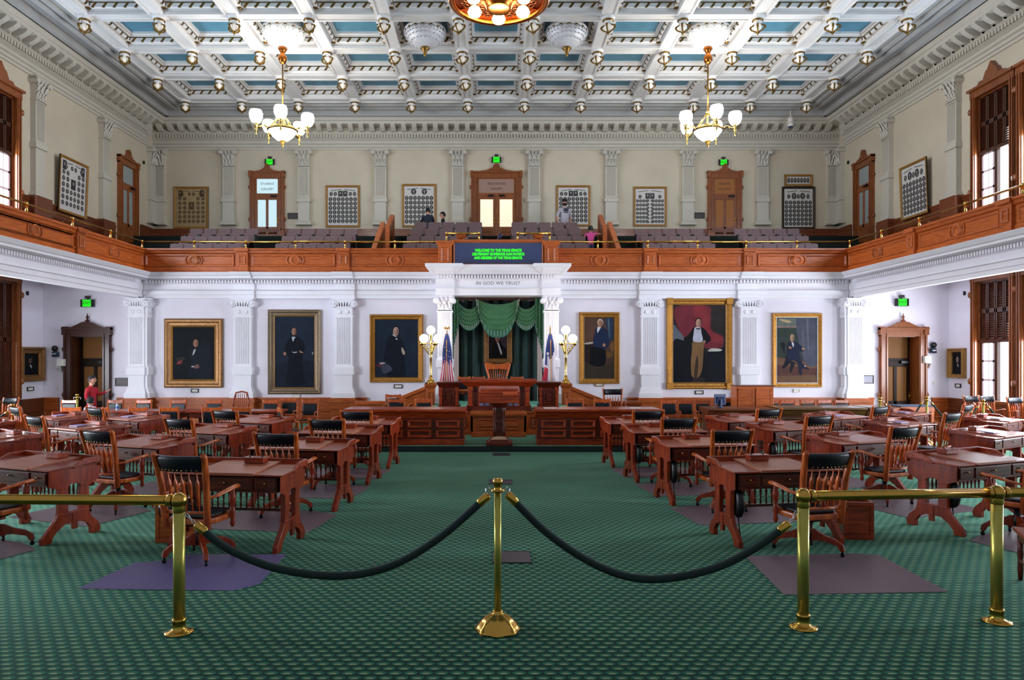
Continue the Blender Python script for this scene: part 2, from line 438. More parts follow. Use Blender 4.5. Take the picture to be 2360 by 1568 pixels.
for px in PX:
    be.box(px-bw, px+bw, YN, y1+bw, ZB, ZPAN)
    for s in (-1, 1): be.box(px+s*(bw-.05), px+s*(bw+.02), YN, y1+bw, ZB-.03, ZB+.05)
for py in PY:
    if py < 7: continue
    be.box(x0-bw, x1+bw, py-bw, py+bw, ZB+.004, ZPAN-.004)
    for s in (-1, 1): be.box(x0-bw, x1+bw, py+s*(bw-.05), py+s*(bw+.02), ZB-.026, ZB+.046)
be.build('beam', CEILW, root)
eg = MB(); gl = MB(); fr = MB()
for i in range(11):
    for j in range(6):
        cx, cy = (PX[i]+PX[i+1])/2, (PY[j]+PY[j+1])/2
        h = 1.05-bw; q = .65        # half opening, half of the blue field
        for (a, b, c, d) in ((-h, h, h-.13, h), (-h, h, -h, -h+.13), (-h, -h+.13, -h, h), (h-.13, h, -h, h)):
            eg.box(cx+a, cx+b, cy+c, cy+d, ZB+.13, ZB+.24)
        # stepped frame round the blue panel
        for (z, q0, q1) in ((ZB+.27, q+.06, h), (ZB+.33, q, h)):
            for (a, b, c, d) in ((-q1, q1, q0, q1), (-q1, q1, -q1, -q0), (-q1, -q0, -q0, q0), (q0, q1, -q0, q0)):
                fr.box(cx+a, cx+b, cy+c, cy+d, z, z+.07)
        # gilded darts on the egg moulding
        for k in range(5):
            t = -h+.12+(2*h-.24)*(k+.5)/5
            g = .035
            for s in (-1, 1):
                gl.add([(cx+t-g-.05, cy+s*(h-.14), ZB+.12), (cx+t+g-.05, cy+s*(h-.14), ZB+.12), (cx+t+g+.05, cy+s*(h-.14), ZB+.25), (cx+t-g+.05, cy+s*(h-.14), ZB+.25),
                        (cx+t-g-.05, cy+s*(h-.1), ZB+.12), (cx+t+g-.05, cy+s*(h-.1), ZB+.12), (cx+t+g+.05, cy+s*(h-.1), ZB+.25), (cx+t-g+.05, cy+s*(h-.1), ZB+.25)],
                       [(0, 1, 2, 3), (0, 1, 5, 4), (2, 3, 7, 6), (0, 3, 7, 4), (1, 2, 6, 5)])
                gl.add([(cx+s*(h-.14), cy+t-g-.05, ZB+.12), (cx+s*(h-.14), cy+t+g-.05, ZB+.12), (cx+s*(h-.14), cy+t+g+.05, ZB+.25), (cx+s*(h-.14), cy+t-g+.05, ZB+.25),
                        (cx+s*(h-.1), cy+t-g-.05, ZB+.12), (cx+s*(h-.1), cy+t+g-.05, ZB+.12), (cx+s*(h-.1), cy+t+g+.05, ZB+.25), (cx+s*(h-.1), cy+t-g+.05, ZB+.25)],
                       [(0, 1, 2, 3), (0, 1, 5, 4), (2, 3, 7, 6), (0, 3, 7, 4), (1, 2, 6, 5)])
        for s in (-1, 1):
            gl.box(cx-h, cx+h, cy+s*(h-.135), cy+s*(h-.1), ZB+.235, ZB+.255)
            gl.box(cx+s*(h-.135), cx+s*(h-.1), cy-h, cy+h, ZB+.235, ZB+.255)
            for s2 in (-1, 1): gl.lathe([(.001, -.09), (.09, -.03), (.11, .04), (.04, .09)], 8, (cx+s*(h-.07), cy+s2*(h-.07), ZB+.17))
eg.build('egg_moulding', CEILW, root); fr.build('panel_frame', CEILW, root); gl.build('gilt_dart', GILT, root)

# ------------------------------------------------------------------ cornices (profile = distance from wall, height)
def cornice(mb, prof, wall, a0, a1, ax, sgn):
    """sgn -1: the profile grows towards -y (or towards smaller |x|)"""
    if ax == 'x': mb.prism([(wall-d, z) for d, z in prof], a0, a1, 'x')
    else: mb.prism([(sgn*(wall-d), z) for d, z in prof], a0, a1, 'y')
UP = [(0, 10.28), (.05, 10.28), (.05, 10.36), (.1, 10.38), (.1, 10.46), (.16, 10.5), (.08, 10.52), (.08, 10.62), (.14, 10.66), (.2, 10.7), (.2, 10.84), (.26, 10.9), (.26, 11.1), (.7, 11.12), (.72, 11.2), (.78, 11.22), (.84, 11.33), (.6, 11.34), (.6, 11.5), (0, 11.52)]
c = MB()
cornice(c, UP, 27.8, -13.7, 13.7, 'x', 1)
n = int(27.0/.12)
for i in range(n): c.box(-13.45+i*.12, -13.45+i*.12+.07, 27.53, 27.62, 10.71, 10.83)
n = int(26.6/.417)
for i in range(n+1):
    xx = -13.3+i*.417
    c.prism([(27.55, 10.92), (27.35, 10.9), (27.2, 10.98), (27.1, 11.06), (27.1, 11.12), (27.55, 11.12)], xx, xx+.17, 'x')
struct(c.build('trim_cornice_end', CREAMT), 'heavy bracketed cornice above the gallery end wall')
for nm, s in (('left', -1), ('right', 1)):
    c = MB(); cornice(c, UP, 13.7, YN, 27.2, 'y', s)
    for i in range(int((27.0-13)/.12)): c.box(s*(13.7-.18), s*(13.7-.27), 13+i*.12, 13+i*.12+.07, 10.71, 10.83)
    for i in range(int((27.0-13)/.417)):
        yy = 13+i*.417
        c.prism([(s*(13.7-a), z) for a, z in ((.25, 10.92), (.45, 10.9), (.6, 10.98), (.7, 11.06), (.7, 11.12), (.25, 11.12))], yy, yy+.17, 'y')
        c.lathe([(.001, .1), (.07, .06), (.09, 0)], 8, (s*(13.7-.26), yy+.29, 11.0), ax='x')
    struct(c.build('trim_cornice_'+nm, CREAMT), 'bracketed cornice along the %s upper wall' % nm)
LP = [(0, 3.76), (.12, 3.76), (.12, 3.86), (.15, 3.87), (.15, 3.98), (.2, 4.0), (.1, 4.02), (.1, 4.19), (.16, 4.2), (.16, 4.3), (.3, 4.32), (.42, 4.34), (.42, 4.39), (.47, 4.41), (.55, 4.5), (.55, 4.505), (0, 4.51)]
c = MB(); cornice(c, LP, 21.0, -10.6, 10.6, 'x', 1)
for i in range(int(21/.09)):
    xx = -10.45+i*.09
    if abs(xx-.03) < 1.95: continue
    c.box(xx, xx+.05, 20.74, 20.85, 4.21, 4.295)
for px in (559, 792, 1498, 1727):
    xx = X(px, 20.7); c.prism([(21-d-.07, z) for d, z in LP], xx-.3, xx+.3, 'x')
    for k in range(6): c.box(xx-.27+k*.1, xx-.22+k*.1, 20.68, 20.8, 4.21, 4.295)
struct(c.build('trim_entablature_end', WHITE), 'white entablature with dentils above the end wall portraits')
for nm, s in (('left', -1), ('right', 1)):
    c = MB()
    P2 = [(10.75, 3.78)] + [(10.75-.02-d, z) for d, z in LP[1:-1]] + [(10.75, 4.505)]
    c.prism([(s*a, z) for a, z in P2], YN, 20.6, 'y')
    for i in range(int((20.3-YN)/.09)):
        yy = YN+i*.09; c.box(s*10.47, s*10.59, yy, yy+.05, 4.21, 4.295)
    struct(c.build('trim_entablature_'+nm, WHITE), 'white dentilled entablature under the %s gallery front' % nm)

# ------------------------------------------------------------------ pilasters
def pilaster(name, label, loc, rz, zs, w, material, ionic, proj=.16, depth=.02):
    """zs: top, neck, flute end, plinth end, pedestal end, bottom (heights); faces local -y"""
    r = bpy.data.objects.new(name, None); COL.objects.link(r); r.location = loc; r.rotation_euler = (0, 0, rz)
    tag(r, label, kind='structure')
    zt, zn, zf, zp, zd, zb = zs; h = w/2
    s = MB()
    nf = 8; pts = [(-h, depth), (-h, -proj)]
    a0 = -h*.8; st = 1.6*h/nf
    for i in range(nf):
        a = a0+i*st; pts += [(a+st*.2, -proj), (a+st*.32, -proj+.022), (a+st*.68, -proj+.022), (a+st*.8, -proj)]
    pts += [(h, -proj), (h, depth)]
    s.prism(pts, zf+.06, zn-.05, 'z')
    s.box(-h-.004, h+.004, -proj-.004, depth, zf, zf+.07); s.box(-h-.02, h+.02, -proj-.02, depth, zn-.06, zn)
    s.build('shaft', material, r)
    b = MB()
    b.box(-h*1.18, h*1.18, -proj-.05, depth, zp, zf-.02); b.frus(-h*1.18, h*1.18, -proj-.05, depth, zf-.03, -h, h, -proj, depth, zf+.03)
    b.box(-h*1.0, h*1.0, -proj-.01, depth, zd, zp)
    b.frus(-h*1.3, h*1.3, -proj-.09, depth, zb+(zd-zb)*.45, -h*1.05, h*1.05, -proj-.02, depth, zd+.02)
    b.box(-h*1.35, h*1.35, -proj-.1, depth, zb, zb+(zd-zb)*.5)
    b.build('pedestal', material, r, .008)
    c = MB()
    c.box(-h*1.28, h*1.28, -proj-.07, depth, zt-.05, zt)
    if ionic:
        zc = zt-.17
        for sg in (-1, 1):
            c.lathe([(.001, -proj-.12), (.03, -proj-.12), (.035, -proj-.09), (.06, -proj-.1), (.07, -proj-.07), (.1, -proj-.09), (.115, -proj-.06), (.115, 0)], 14, (sg*h*1.12, 0, zc), ax='y', smooth=False)
            c.lathe([(.025, -proj-.03), (.06, -proj-.03), (.06, 0)], 12, (sg*h*.42, 0, (zn+zt-.3)/2), ax='y')
        c.box(-h*1.05, h*1.05, -proj-.05, 0, zt-.14, zt-.05)
        for k in range(5):
            a = (-2+k)*h*.28
            c.prism([(a-.012, zt-.24), (a+.012, zt-.24), (a*1.15+.03, zt-.1), (a*1.15-.03, zt-.1)], -proj-.07, -proj, 'y')
        c.box(-h*1.0, h*1.0, -proj-.015, 0, zn, zt-.24); c.box(-h*1.06, h*1.06, -proj-.04, 0, zt-.28, zt-.24)
    else:
        H = zt-.05-zn
        c.frus(-h*.95, h*.95, -proj, 0, zn, -h*1.15, h*1.15, -proj-.05, 0, zt-.05)
        for row, (nn, z0, hh, o) in enumerate(((4, .1, .34, .03), (3, .38, .36, .06), (4, .62, .33, .1))):
            for k in range(nn):
                a = (-(nn-1)/2+k)*2*h/nn*(1+.1*row); q = h*.75/nn
                zz = zn+H*z0; H2 = H*hh
                c.add([(a-q, -proj-o*.5, zz), (a+q, -proj-o*.5, zz), (a+q*.9, -proj-o-.02, zz+H2*.7), (a, -proj-o-.09, zz+H2), (a-q*.9, -proj-o-.02, zz+H2*.7), (a, -proj-o*.5-.04, zz+H2*.2)],
                      [(0, 5, 4), (5, 1, 2), (5, 2, 3), (5, 3, 4), (0, 1, 5)])
        for sg in (-1, 1):
            c.lathe([(.03, -proj-.16), (.08, -proj-.14), (.08, 0)], 10, (sg*h*1.2, 0, zt-.15), ax='y', smooth=False)
        for k in range(2): c.lathe([(.02, -proj-.04), (.05, -proj-.04), (.05, 0)], 10, ((k-.5)*h*.8, 0, zn+H*.13), ax='y')
        c.box(-h*1.03, h*1.03, -proj-.02, 0, zn-.02, zn+.03)
    c.build('capital', material, r)
    return r
LZS = (3.76, 3.24, 1.71, 1.46, 1.07, .77)
for px, side in ((559, 'second from the left corner'), (792, 'left of the stairs'), (1498, 'right of the stairs'), (1727, 'second from the right corner')):
    pilaster('pilaster', 'white fluted pilaster between portraits, ' + side, (X(px, 20.85), 21.0, 0), 0, LZS, .53, WHITE, True)
for s, nm in ((-1, 'left'), (1, 'right')):
    pilaster('pilaster', 'white fluted corner pilaster at the %s end of the portraits' % nm, (s*10.73, 21.0, 0), 0, LZS, .48, WHITE, True, proj=.3)
    pilaster('pilaster', 'narrow white return of the %s corner pilaster' % nm, (s*10.52, 20.86, 0), -s*pi/2, LZS, .26, WHITE, True, proj=.1, depth=.0)
UZS = (10.28, 9.6, 8.34, 8.17, 7.42, 7.25)
ordn = ['first', 'second', 'third', 'fourth', 'fifth', 'sixth', 'seventh', 'eighth', 'ninth', 'tenth', 'eleventh', 'twelfth']
for k, px in enumerate((527, 701, 877, 1055, 1231, 1408, 1585, 1757)):
    pilaster('pilaster', 'cream fluted pilaster, %s from the left on the gallery end wall' % ordn[k], (X(px, 27.7), 27.8, 0), 0, UZS, .46, CREAMT, False)
for s, nm in ((-1, 'left'), (1, 'right')):
    pilaster('pilaster', 'cream pilaster in the %s corner of the gallery end wall' % nm, (s*13.42, 27.8, 0), 0, UZS, .42, CREAMT, False)
    for k, (yy, zb) in enumerate(((27.5, 7.25), (24.15, 6.72), (20.65, 6.72))):
        pilaster('pilaster', 'cream pilaster on the %s upper wall, %s from the end wall' % (nm, ordn[k]), (s*13.7, yy, 0), -s*pi/2, (10.28, 9.6, 8.34, 8.17, zb+.15, zb), .46, CREAMT, False)

# ------------------------------------------------------------------ wainscot
def wains(mb, a0, a1, z0, z1, M):
    """panelled dado in local coordinates: along x, facing -y"""
    mb.box(a0, a1, -.05, .02, z0, z1-.1, 0, M); mb.box(a0, a1, -.1, .02, z1-.05, z1, 0, M); mb.box(a0, a1, -.075, .02, z1-.12, z1-.05, 0, M)
    mb.box(a0, a1, -.07, .02, z0, z0+.14, 0, M)
    for zz in (z1-.2, z1-.34): mb.box(a0, a1, -.065, .0, zz-.03, zz, 0, M)
    n = max(1, int((a1-a0)/.9)); st = (a1-a0)/n
    for i in range(n):
        u0, u1 = a0+i*st+.08, a0+(i+1)*st-.08
        if u1-u0 > .1:
            mb.ring(u0, u1, z0+.18, z1-.4, [(0, 0), (.0, .03), (.04, .01), (.06, .01)], -.05, 0, M)
            mb.box(u0+.09, u1-.09, -.065, -.05, z0+.26, z1-.48, 0, M)
T = Matrix.Translation
c = MB(); M0 = T((0, 21.0, 0))
cas = .38
for a, b in ((-13.7, DL[0]-cas), (DL[1]+cas, -3.9), (3.95, DR[0]-cas), (DR[1]+cas, 13.7)): wains(c, a, b, 0, .775, M0)
for px in (559, 792, 1498, 1727): xx = X(px, 20.85); c.box(xx-.38, xx+.38, 20.72, 21, 0, .77); c.box(xx-.42, xx+.42, 20.68, 21, .64, .72); c.box(xx-.41, xx+.41, 20.69, 21, .44, .49)
for s in (-1, 1): c.box(s*10.35, s*11.1, 20.6, 21, 0, .77); c.box(s*10.31, s*11.14, 20.56, 21, .64, .72)
struct(c.build('trim_wainscot_end', OAK), 'oak wainscot along the foot of the end wall')
for nm, s in (('left', -1), ('right', 1)):
    c = MB(); M0 = T((s*13.7, 0, 0)) @ Matrix.Rotation(-s*pi/2, 4, 'Z')
    q = lambda a, b: (a, b) if s < 0 else (-b, -a)
    for a, b in ((19.95, 20.95),): wains(c, *q(a, b), 0, .775, M0)
    struct(c.build('trim_wainscot_'+nm, OAKD), 'dark oak wainscot below the small portrait on the %s wall' % nm)
    c = MB()
    for a, b in ((19.95, 24.9), (26.7, 27.75)): wains(c, *q(a, b), 4.5, 6.7 if b < 26 else 7.1, M0)
    for a, b in ((YN, 16.4),): wains(c, *q(a, b), 4.5, 6.1, M0)
    for yy in (24.15, 20.65): c.box(s*13.7, s*13.42, yy-.36, yy+.36, 4.5, 6.74)
    struct(c.build('trim_gallery_wainscot_'+nm, OAKD), 'dark oak wainscot along the %s gallery wall' % nm)
c = MB(); wains(c, -13.7, X(1095, 27.8)-.2, 6.2, 7.12, T((0, 27.8, 0))); wains(c, X(1195, 27.8)+.2, 13.7, 6.2, 7.12, T((0, 27.8, 0)))
struct(c.build('trim_gallery_wainscot_end', OAKD), 'dark oak wainscot along the gallery end wall behind the seats')
# ================================================================== DOORS, SIGNS, PICTURES
def text(name, body, size, parent, loc, m, ext=.004, sx=1.0, bold=0.0, space=1.0):
    cu = bpy.data.curves.new(name, 'FONT'); cu.body = body; cu.size = size; cu.extrude = ext; cu.offset = bold
    cu.align_x = 'CENTER'; cu.align_y = 'CENTER'; cu.space_character = space; cu.resolution_u = 3
    cu.materials.append(m)
    o = bpy.data.objects.new(name, cu); COL.objects.link(o); o.parent = parent
    bpy.context.view_layer.update()
    me = bpy.data.meshes.new_from_object(o.evaluated_get(bpy.context.evaluated_depsgraph_get()))
    bpy.data.objects.remove(o); bpy.data.curves.remove(cu)
    o = bpy.data.objects.new(name, me); COL.objects.link(o); o.parent = parent
    o.location = loc; o.rotation_euler = (pi/2, 0, 0); o.scale = (sx, 1, 1)
    return o
GL_BLUE = mat('blue lit door glass', (200, 226, 232), .25, emit=(206, 236, 244), es=.55)
GL_WARM = mat('warm lit door glass', (240, 220, 196), .25, emit=(255, 232, 200), es=.75)
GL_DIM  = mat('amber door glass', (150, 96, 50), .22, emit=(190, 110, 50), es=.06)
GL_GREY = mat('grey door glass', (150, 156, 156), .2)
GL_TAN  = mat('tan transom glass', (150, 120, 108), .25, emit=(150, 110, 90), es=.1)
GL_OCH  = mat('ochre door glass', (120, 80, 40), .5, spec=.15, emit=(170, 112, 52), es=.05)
DOORX = wood('nearly black walnut', (26, 14, 9), (46, 25, 15), .5, grain=(12, 12, 1.2), coat=0, spec=.15)
INK     = mat('dark lettering', (52, 44, 46), .5)
LETTER  = mat('incised lettering', (150, 140, 148), .5)
dn = 0
def door(label, loc, rz, W, H, hleaf, leaves, glass, transom, lines, recess=0., cw=.2, crest='ogee', wd=DOORW, wl=None, glass_z=(.16, .66), ch=.32):
    global dn
    r = bpy.data.objects.new('door_%d' % dn, None); dn += 1; COL.objects.link(r); r.location = loc; r.rotation_euler = (0, 0, rz)
    tag(r, label, kind='structure')
    h = W/2; w = h-cw; wl = wl or wd
    c = MB()
    for s in (-1, 1):
        c.box(s*w, s*h, -.1, .02, 0, H-.1); c.box(s*(w+.02), s*(w+.06), -.13, 0, 0, H-.14); c.box(s*(h-.06), s*(h-.01), -.14, 0, 0, H-.1)
        c.box(s*(w-.02), s*(h+.02), -.15, 0, 0, .25)
        c.box(s*(h-.1), s*(h+.03), -.16, 0, H-.2, H+.05)
        for zz in (H*.78, H*.3): c.lathe([(.001, -.09), (.035, -.05), (.05, 0), (.035, .05), (.001, .09)], 8, (s*(h+.02), -.07, zz))
        if recess: c.box(s*(w-.02), s*w, 0, recess, 0, H-.1)
    c.box(-h, h, -.11, .02, H-.24, H); c.box(-h-.03, h+.03, -.18, .02, H-.04, H+.02)
    if recess: c.box(-w, w, 0, recess, H-.26, H-.24)
    if crest == 'ogee':
        p = [(-.62, 0), (-.5, .05), (-.36, .04), (-.22, .16), (-.13, .2), (-.1, .34), (-.04, .42), (.04, .42), (.1, .34), (.13, .2), (.22, .16), (.36, .04), (.5, .05), (.62, 0)]
        c.prism([(a*W*.55, H+.02+b*ch/.42) for a, b in p], -.14, .0, 'y'); c.prism([(a*W*.36, H+.05+b*ch*.7/.42) for a, b in p], -.17, -.14, 'y')
    else:
        p = [(-.5, 0), (-.36, .02), (-.22, .1), (-.12, .17), (0, .2), (.12, .17), (.22, .1), (.36, .02), (.5, 0)]
        c.prism([(a*W*.9, H+.02+b*.95) for a, b in p], -.14, .0, 'y')
        c.lathe([(.05, 0), (.07, .03), (.03, .07), (.02, .1), (.05, .14), (.02, .18), (.015, .22), (.001, .27)], 8, (0, -.07, H+.2))
    c.build('casing', wd, r, .008)
    y = recess if recess else -.02
    tr = MB(); z0, z1 = hleaf+.06, H-.26
    tr.box(-w, w, y-.03, y, hleaf-.02, z0); tr.box(-w, w, y-.03, y, z1, H-.24)
    for s in (-1, 1): tr.box(s*(w-.07), s*w, y-.03, y, z0, z1)
    tr.build('transom', wl, r)
    tp = MB(); tp.box(-w+.07, w-.07, y-.012, y-.004, z0, z1); tp.build('transom_pane', transom, r)
    for k, t in enumerate(lines):
        text('lettering', t, (z1-z0)*.22, r, (0, y-.016, z0+(z1-z0)*(.66-.36*k)), INK, .001)
    for k in range(leaves):
        lw = 2*w/leaves; a = -w+k*lw
        l = MB(); g = MB()
        st = .11 if leaves == 1 else .13
        zs0, zs1 = hleaf*(1-glass_z[1])-.0, hleaf-.2
        cols = 2 if leaves == 1 else 1
        l.box(a, a+st, y-.05, y, 0, hleaf-.02); l.box(a+lw-st, a+lw, y-.05, y, 0, hleaf-.02)
        l.box(a+st, a+lw-st, y-.05, y, zs1, hleaf-.02); l.box(a+st, a+lw-st, y-.05, y, 0, .2); l.box(a+st, a+lw-st, y-.05, y, zs0-.12, zs0)
        l.box(a+st, a+lw-st, y-.03, y, .2, zs0-.12)
        l.ring(a+st+.04, a+lw-st-.04, .26, zs0-.18, [(0, 0), (0, .02), (.05, 0)], y-.03)
        if cols == 2: l.box(a+lw/2-.05, a+lw/2+.05, y-.05, y, .2, zs1)
        lf = l.build('door_leaf', wl, r, .006)
        g.box(a+st, a+lw-st, y-.022, y-.012, zs0, zs1); g.build('pane', glass, lf)
        kn = MB(); kx = a+lw-st*.5 if k == 0 else a+st*.5
        kn.cbox((kx, y-.06, hleaf*.42), (.04, .02, .2)); kn.sph((kx, y-.09, hleaf*.42), .03, 10)
        kn.build('door_knob', BRASS, lf)
        cl = MB(); cl.cbox((a+.22 if k else a+lw-.22, y-.1, hleaf-.06), (.22, .08, .07)); cl.build('door_closer', BLACKM, lf)
    return r
door('single oak door with two pale blue panes under a blue lit transom in the gallery', (X(615, 27.7), 27.8, 6.7), 0, 1.38, 2.68, 1.78, 1, GL_BLUE, GL_BLUE, ['STUDENT', 'GALLERY'], glass_z=(.16, .72))
door('double oak door with warm glowing panes in the middle of the gallery wall', (X(1144, 27.7), 27.8, 6.7), 0, 2.03, 2.68, 1.8, 2, GL_WARM, GL_TAN, ['SPECTATORS', 'GALLERY'], cw=.24, glass_z=(.16, .72))
door('single oak door with amber transom at the right of the gallery wall', (X(1671, 27.7), 27.8, 6.7), 0, 1.36, 2.68, 1.78, 1, GL_DIM, GL_DIM, ['SENATE', 'GALLERY'], glass_z=(.16, .72))
for s, nm in ((-1, 'left'), (1, 'right')):
    door('oak side door with two narrow grey panes on the %s gallery wall' % nm, (s*13.7, 25.75, 6.2), -s*pi/2, 1.3, 3.1, 2.15, 1, GL_GREY, GL_GREY, [], glass_z=(.16, .66), ch=.36)
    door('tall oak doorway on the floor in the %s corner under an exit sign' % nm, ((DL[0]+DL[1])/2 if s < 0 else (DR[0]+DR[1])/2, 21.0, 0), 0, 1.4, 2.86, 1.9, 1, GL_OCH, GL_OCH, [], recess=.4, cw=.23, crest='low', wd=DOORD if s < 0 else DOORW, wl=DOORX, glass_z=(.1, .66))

def exit_sign(label, loc, w=.3):
    r = thing('exit_sign', label, 'sign', loc, 0, 'green exit signs')
    h = w*.68
    b = MB(); b.box(-w/2-.04, -w/2+.02, -.09, 0, -h/2-.01, h/2+.01); b.box(w/2-.02, w/2+.04, -.09, 0, -h/2-.01, h/2+.01); b.box(-w/2, w/2, -.05, 0, -h/2-.01, h/2+.01)
    b.build('housing', BLACKP, r)
    f = MB(); f.box(-w/2+.01, w/2-.01, -.085, -.05, -h/2, h/2); f.build('face', EXITG, r)
    text('lettering', 'EXIT', h*.62, r, (0, -.088, 0), EXITL, .002, .92)
    k = MB(); k.box(-.07, .07, -.07, 0, h/2+.05, h/2+.12); k.box(-.02, .02, -.04, 0, h/2, h/2+.06); k.build('lamp_head', PLQ, r)
exit_sign('green exit sign above the blue glazed gallery door', (X(621, 27.7), 27.78, Z(373, 27.7)))
exit_sign('green exit sign above the double gallery door', (X(1144, 27.7), 27.78, Z(368, 27.7)))
exit_sign('green exit sign above the amber glazed gallery door', (X(1668, 27.7), 27.78, Z(374, 27.7)))
exit_sign('large green exit sign above the left floor doorway', (X(200, 20.9), 20.98, Z(699, 20.9)), .3)
exit_sign('large green exit sign above the right floor doorway', (X(2080, 20.9), 20.98, Z(697, 20.9)), .3)

def plaque(label, loc, w, h, m=PLQ, rz=0., edge=DARKF, group='wall plaques', name='wall_plaque'):
    r = thing(name, label, 'plaque', loc, rz, group)
    a = MB(); a.ring(-w/2, w/2, -h/2, h/2, [(0, 0), (0, .03), (.02, .03), (.025, .012)], 0); a.build('frame', edge, r)
    b = MB(); b.box(-w/2+.015, w/2-.015, -.014, -.002, -h/2+.015, h/2-.015); b.build('plate', m, r)
plaque('small dark plaque beside the blue glazed gallery door', (X(673, 27.7), 27.8, Z(497, 27.7)), .4, .24)
plaque('small dark plaque beside the amber glazed gallery door', (X(1614, 27.7), 27.8, Z(496, 27.7)), .4, .24)
plaque('dark plaque between the left floor doorway and the corner pilaster', (X(277, 20.9), 21.0, Z(881, 20.9)), .4, .25)
plaque('lettered grey plaque between the right floor doorway and the corner pilaster', (X(2003, 20.9), 21.0, Z(875, 20.9)), .37, .25, mat('speckled plaque', (150, 146, 160), .4, var=.5, vscale=60))

# ------------------------------------------------------------------ framed class photographs of the gallery
def oval(mb, cx, cz, rx, rz, y, mi, n=16):
    mb.add([(cx+rx*cos(2*pi*i/n), y, cz+rz*sin(2*pi*i/n)) for i in range(n)], [tuple(range(n))], mi)
def head(mb, cx, cz, rx, rz, y, md, mf):
    oval(mb, cx, cz, rx, rz, y, md); oval(mb, cx, cz+rz*.18, rx*.36, rz*.4, y-.002, mf, 8); oval(mb, cx+rx*.05, cz-rz*.5, rx*.2, rz*.3, y-.002, mf, 6)
def class_photo(label, loc, rz, w, h, kind, fm=OAKF, sepia=False, fw=.05, tilt=0.):
    r = thing('framed_class_photograph', label, 'framed photograph', loc, rz, 'framed class photographs of the gallery')
    if tilt: r.rotation_euler = (tilt, 0, rz)
    f = MB(); f.ring(-w/2, w/2, -h/2, h/2, [(0, 0), (0, .05), (fw*.3, .055), (fw, .03), (fw, 0)], 0, 0, ms={1: 1, 2: 1}); f.build('frame', [DARKF, fm], r)
    p = MB(); y = -.012
    p.box(-w/2+fw, w/2-fw, y, 0, -h/2+fw, h/2-fw, 0)
    W, H = w-2*fw, h-2*fw; rg = random.Random(hash(kind) % 97 + len(label)); q = y-.003
    def row(z, n, rx, rz_, x0=-.48, x1=.48, skip=()):
        for i in range(n):
            if i in skip: continue
            head(p, W*(x0+(x1-x0)*(i+.5)/n), z*H, rx*W, rz_*H, q, 1, 2)
    def rect(cx, cz, a, b): p.box(W*(cx-a), W*(cx+a), q, y, H*(cz-b), H*(cz+b), 1); oval(p, W*cx, H*(cz+b*.2), W*a*.35, H*b*.4, q-.003, 2)
    if kind == 'grid':
        row(.36, 2, .09, .075, -.36, .36)
        for k in range(6): row(.2-.12*k, 7, .062, .056)
    elif kind == 'rects':
        rect(-.08, .34, .075, .075); rect(.08, .34, .075, .075); row(.33, 2, .055, .055, -.46, -.18); row(.33, 2, .055, .055, .18, .46)
        for k in range(6): row(.19-.115*k, 7, .062, .055)
    elif kind == 'arch':
        rect(-.08, .3, .075, .08); rect(.08, .3, .075, .08); row(.28, 1, .055, .055, -.42, -.26); row(.28, 1, .055, .055, .26, .42)
        for k in range(6): row(.16-.115*k, 4, .05, .045, -.48, -.06); row(.16-.115*k, 4, .05, .045, .06, .48)
        for k in range(7): row(.17-.1*k, 2, .035, .035, -.12, .12)
    elif kind == 'five':
        row(.3, 5, .055, .06, -.42, .42, (1, 3)); row(.31, 2, .085, .085, -.3, .3)
        for k in range(6): row(.14-.11*k, 7, .062, .053)
    elif kind == 'strip':
        row(0, 7, .06, .36)
    else:
        rect(0, .05, .09, .1); rect(-.36, .38, .07, .09); rect(.36, .38, .07, .09)
        for k in range(7):
            z = .36-.12*k
            row(z, 2 if k else 1, .055, .048, -.46, -.14); row(z, 2 if k else 1, .055, .048, .14, .46)
            if k > 3 or k == 0: row(z, 2, .05, .045, -.14, .14)
    if kind not in ('strip',):
        for s in (-1, 1):
            p.add([(s*W*.05, q, H*.44), (s*W*.4, q, H*.41), (s*W*.4, q, H*.425), (s*W*.05, q, H*.455)], [(0, 1, 2, 3)], 1)
    p.build('print', [PAPERY, OVALS, FACES] if sepia else [PAPERW, OVALD, FACEP], r)
def up(px0, px1, py0, py1, Y=27.74):
    return ((X((px0+px1)/2, Y), 27.795, Z((py0+py1)/2, Y)), (px1-px0)/F*Y, (py1-py0)/F*Y)
for lab, bx, kind, fm, sep in (
    ('yellowed framed class photograph in a dark frame nearest the left corner', (400, 480, 430, 527), 'old', OAKF, True),
    ('framed class photograph with two square portraits right of the blue glazed door', (750, 829, 427, 524), 'rects', OAKF, False),
    ('framed class photograph with two large oval portraits left of the double door', (926, 1005, 424, 524), 'grid', OAKF, False),
    ('framed class photograph with two square portraits behind the man in grey', (1282, 1361, 427, 522), 'rects', OAKF, False),
    ('framed class photograph with arched rows of ovals left of the amber glazed door', (1460, 1537, 430, 522), 'arch', OAKF, False),
    ('black framed class photograph with five large ovals nearest the right corner', (1803, 1879, 430, 528), 'five', DARKF, False),
    ('small wide framed strip of seven oval portraits above a larger frame', (1809, 1873, 402, 429), 'strip', OAKF, False)):
    l, w, h = up(*bx); class_photo(lab, l, 0, w, h, kind, fm, sep, .085)
class_photo('large framed class photograph leaning on the left gallery wall between pilasters', (-13.56, 22.25, 7.43), pi/2, 1.5, 1.76, 'old', OAKF, False, .08, .04)
class_photo('large framed class photograph leaning on the right gallery wall between pilasters', (13.56, 22.5, 7.42), -pi/2, 1.45, 1.76, 'five', OAKF, False, .08, .04)

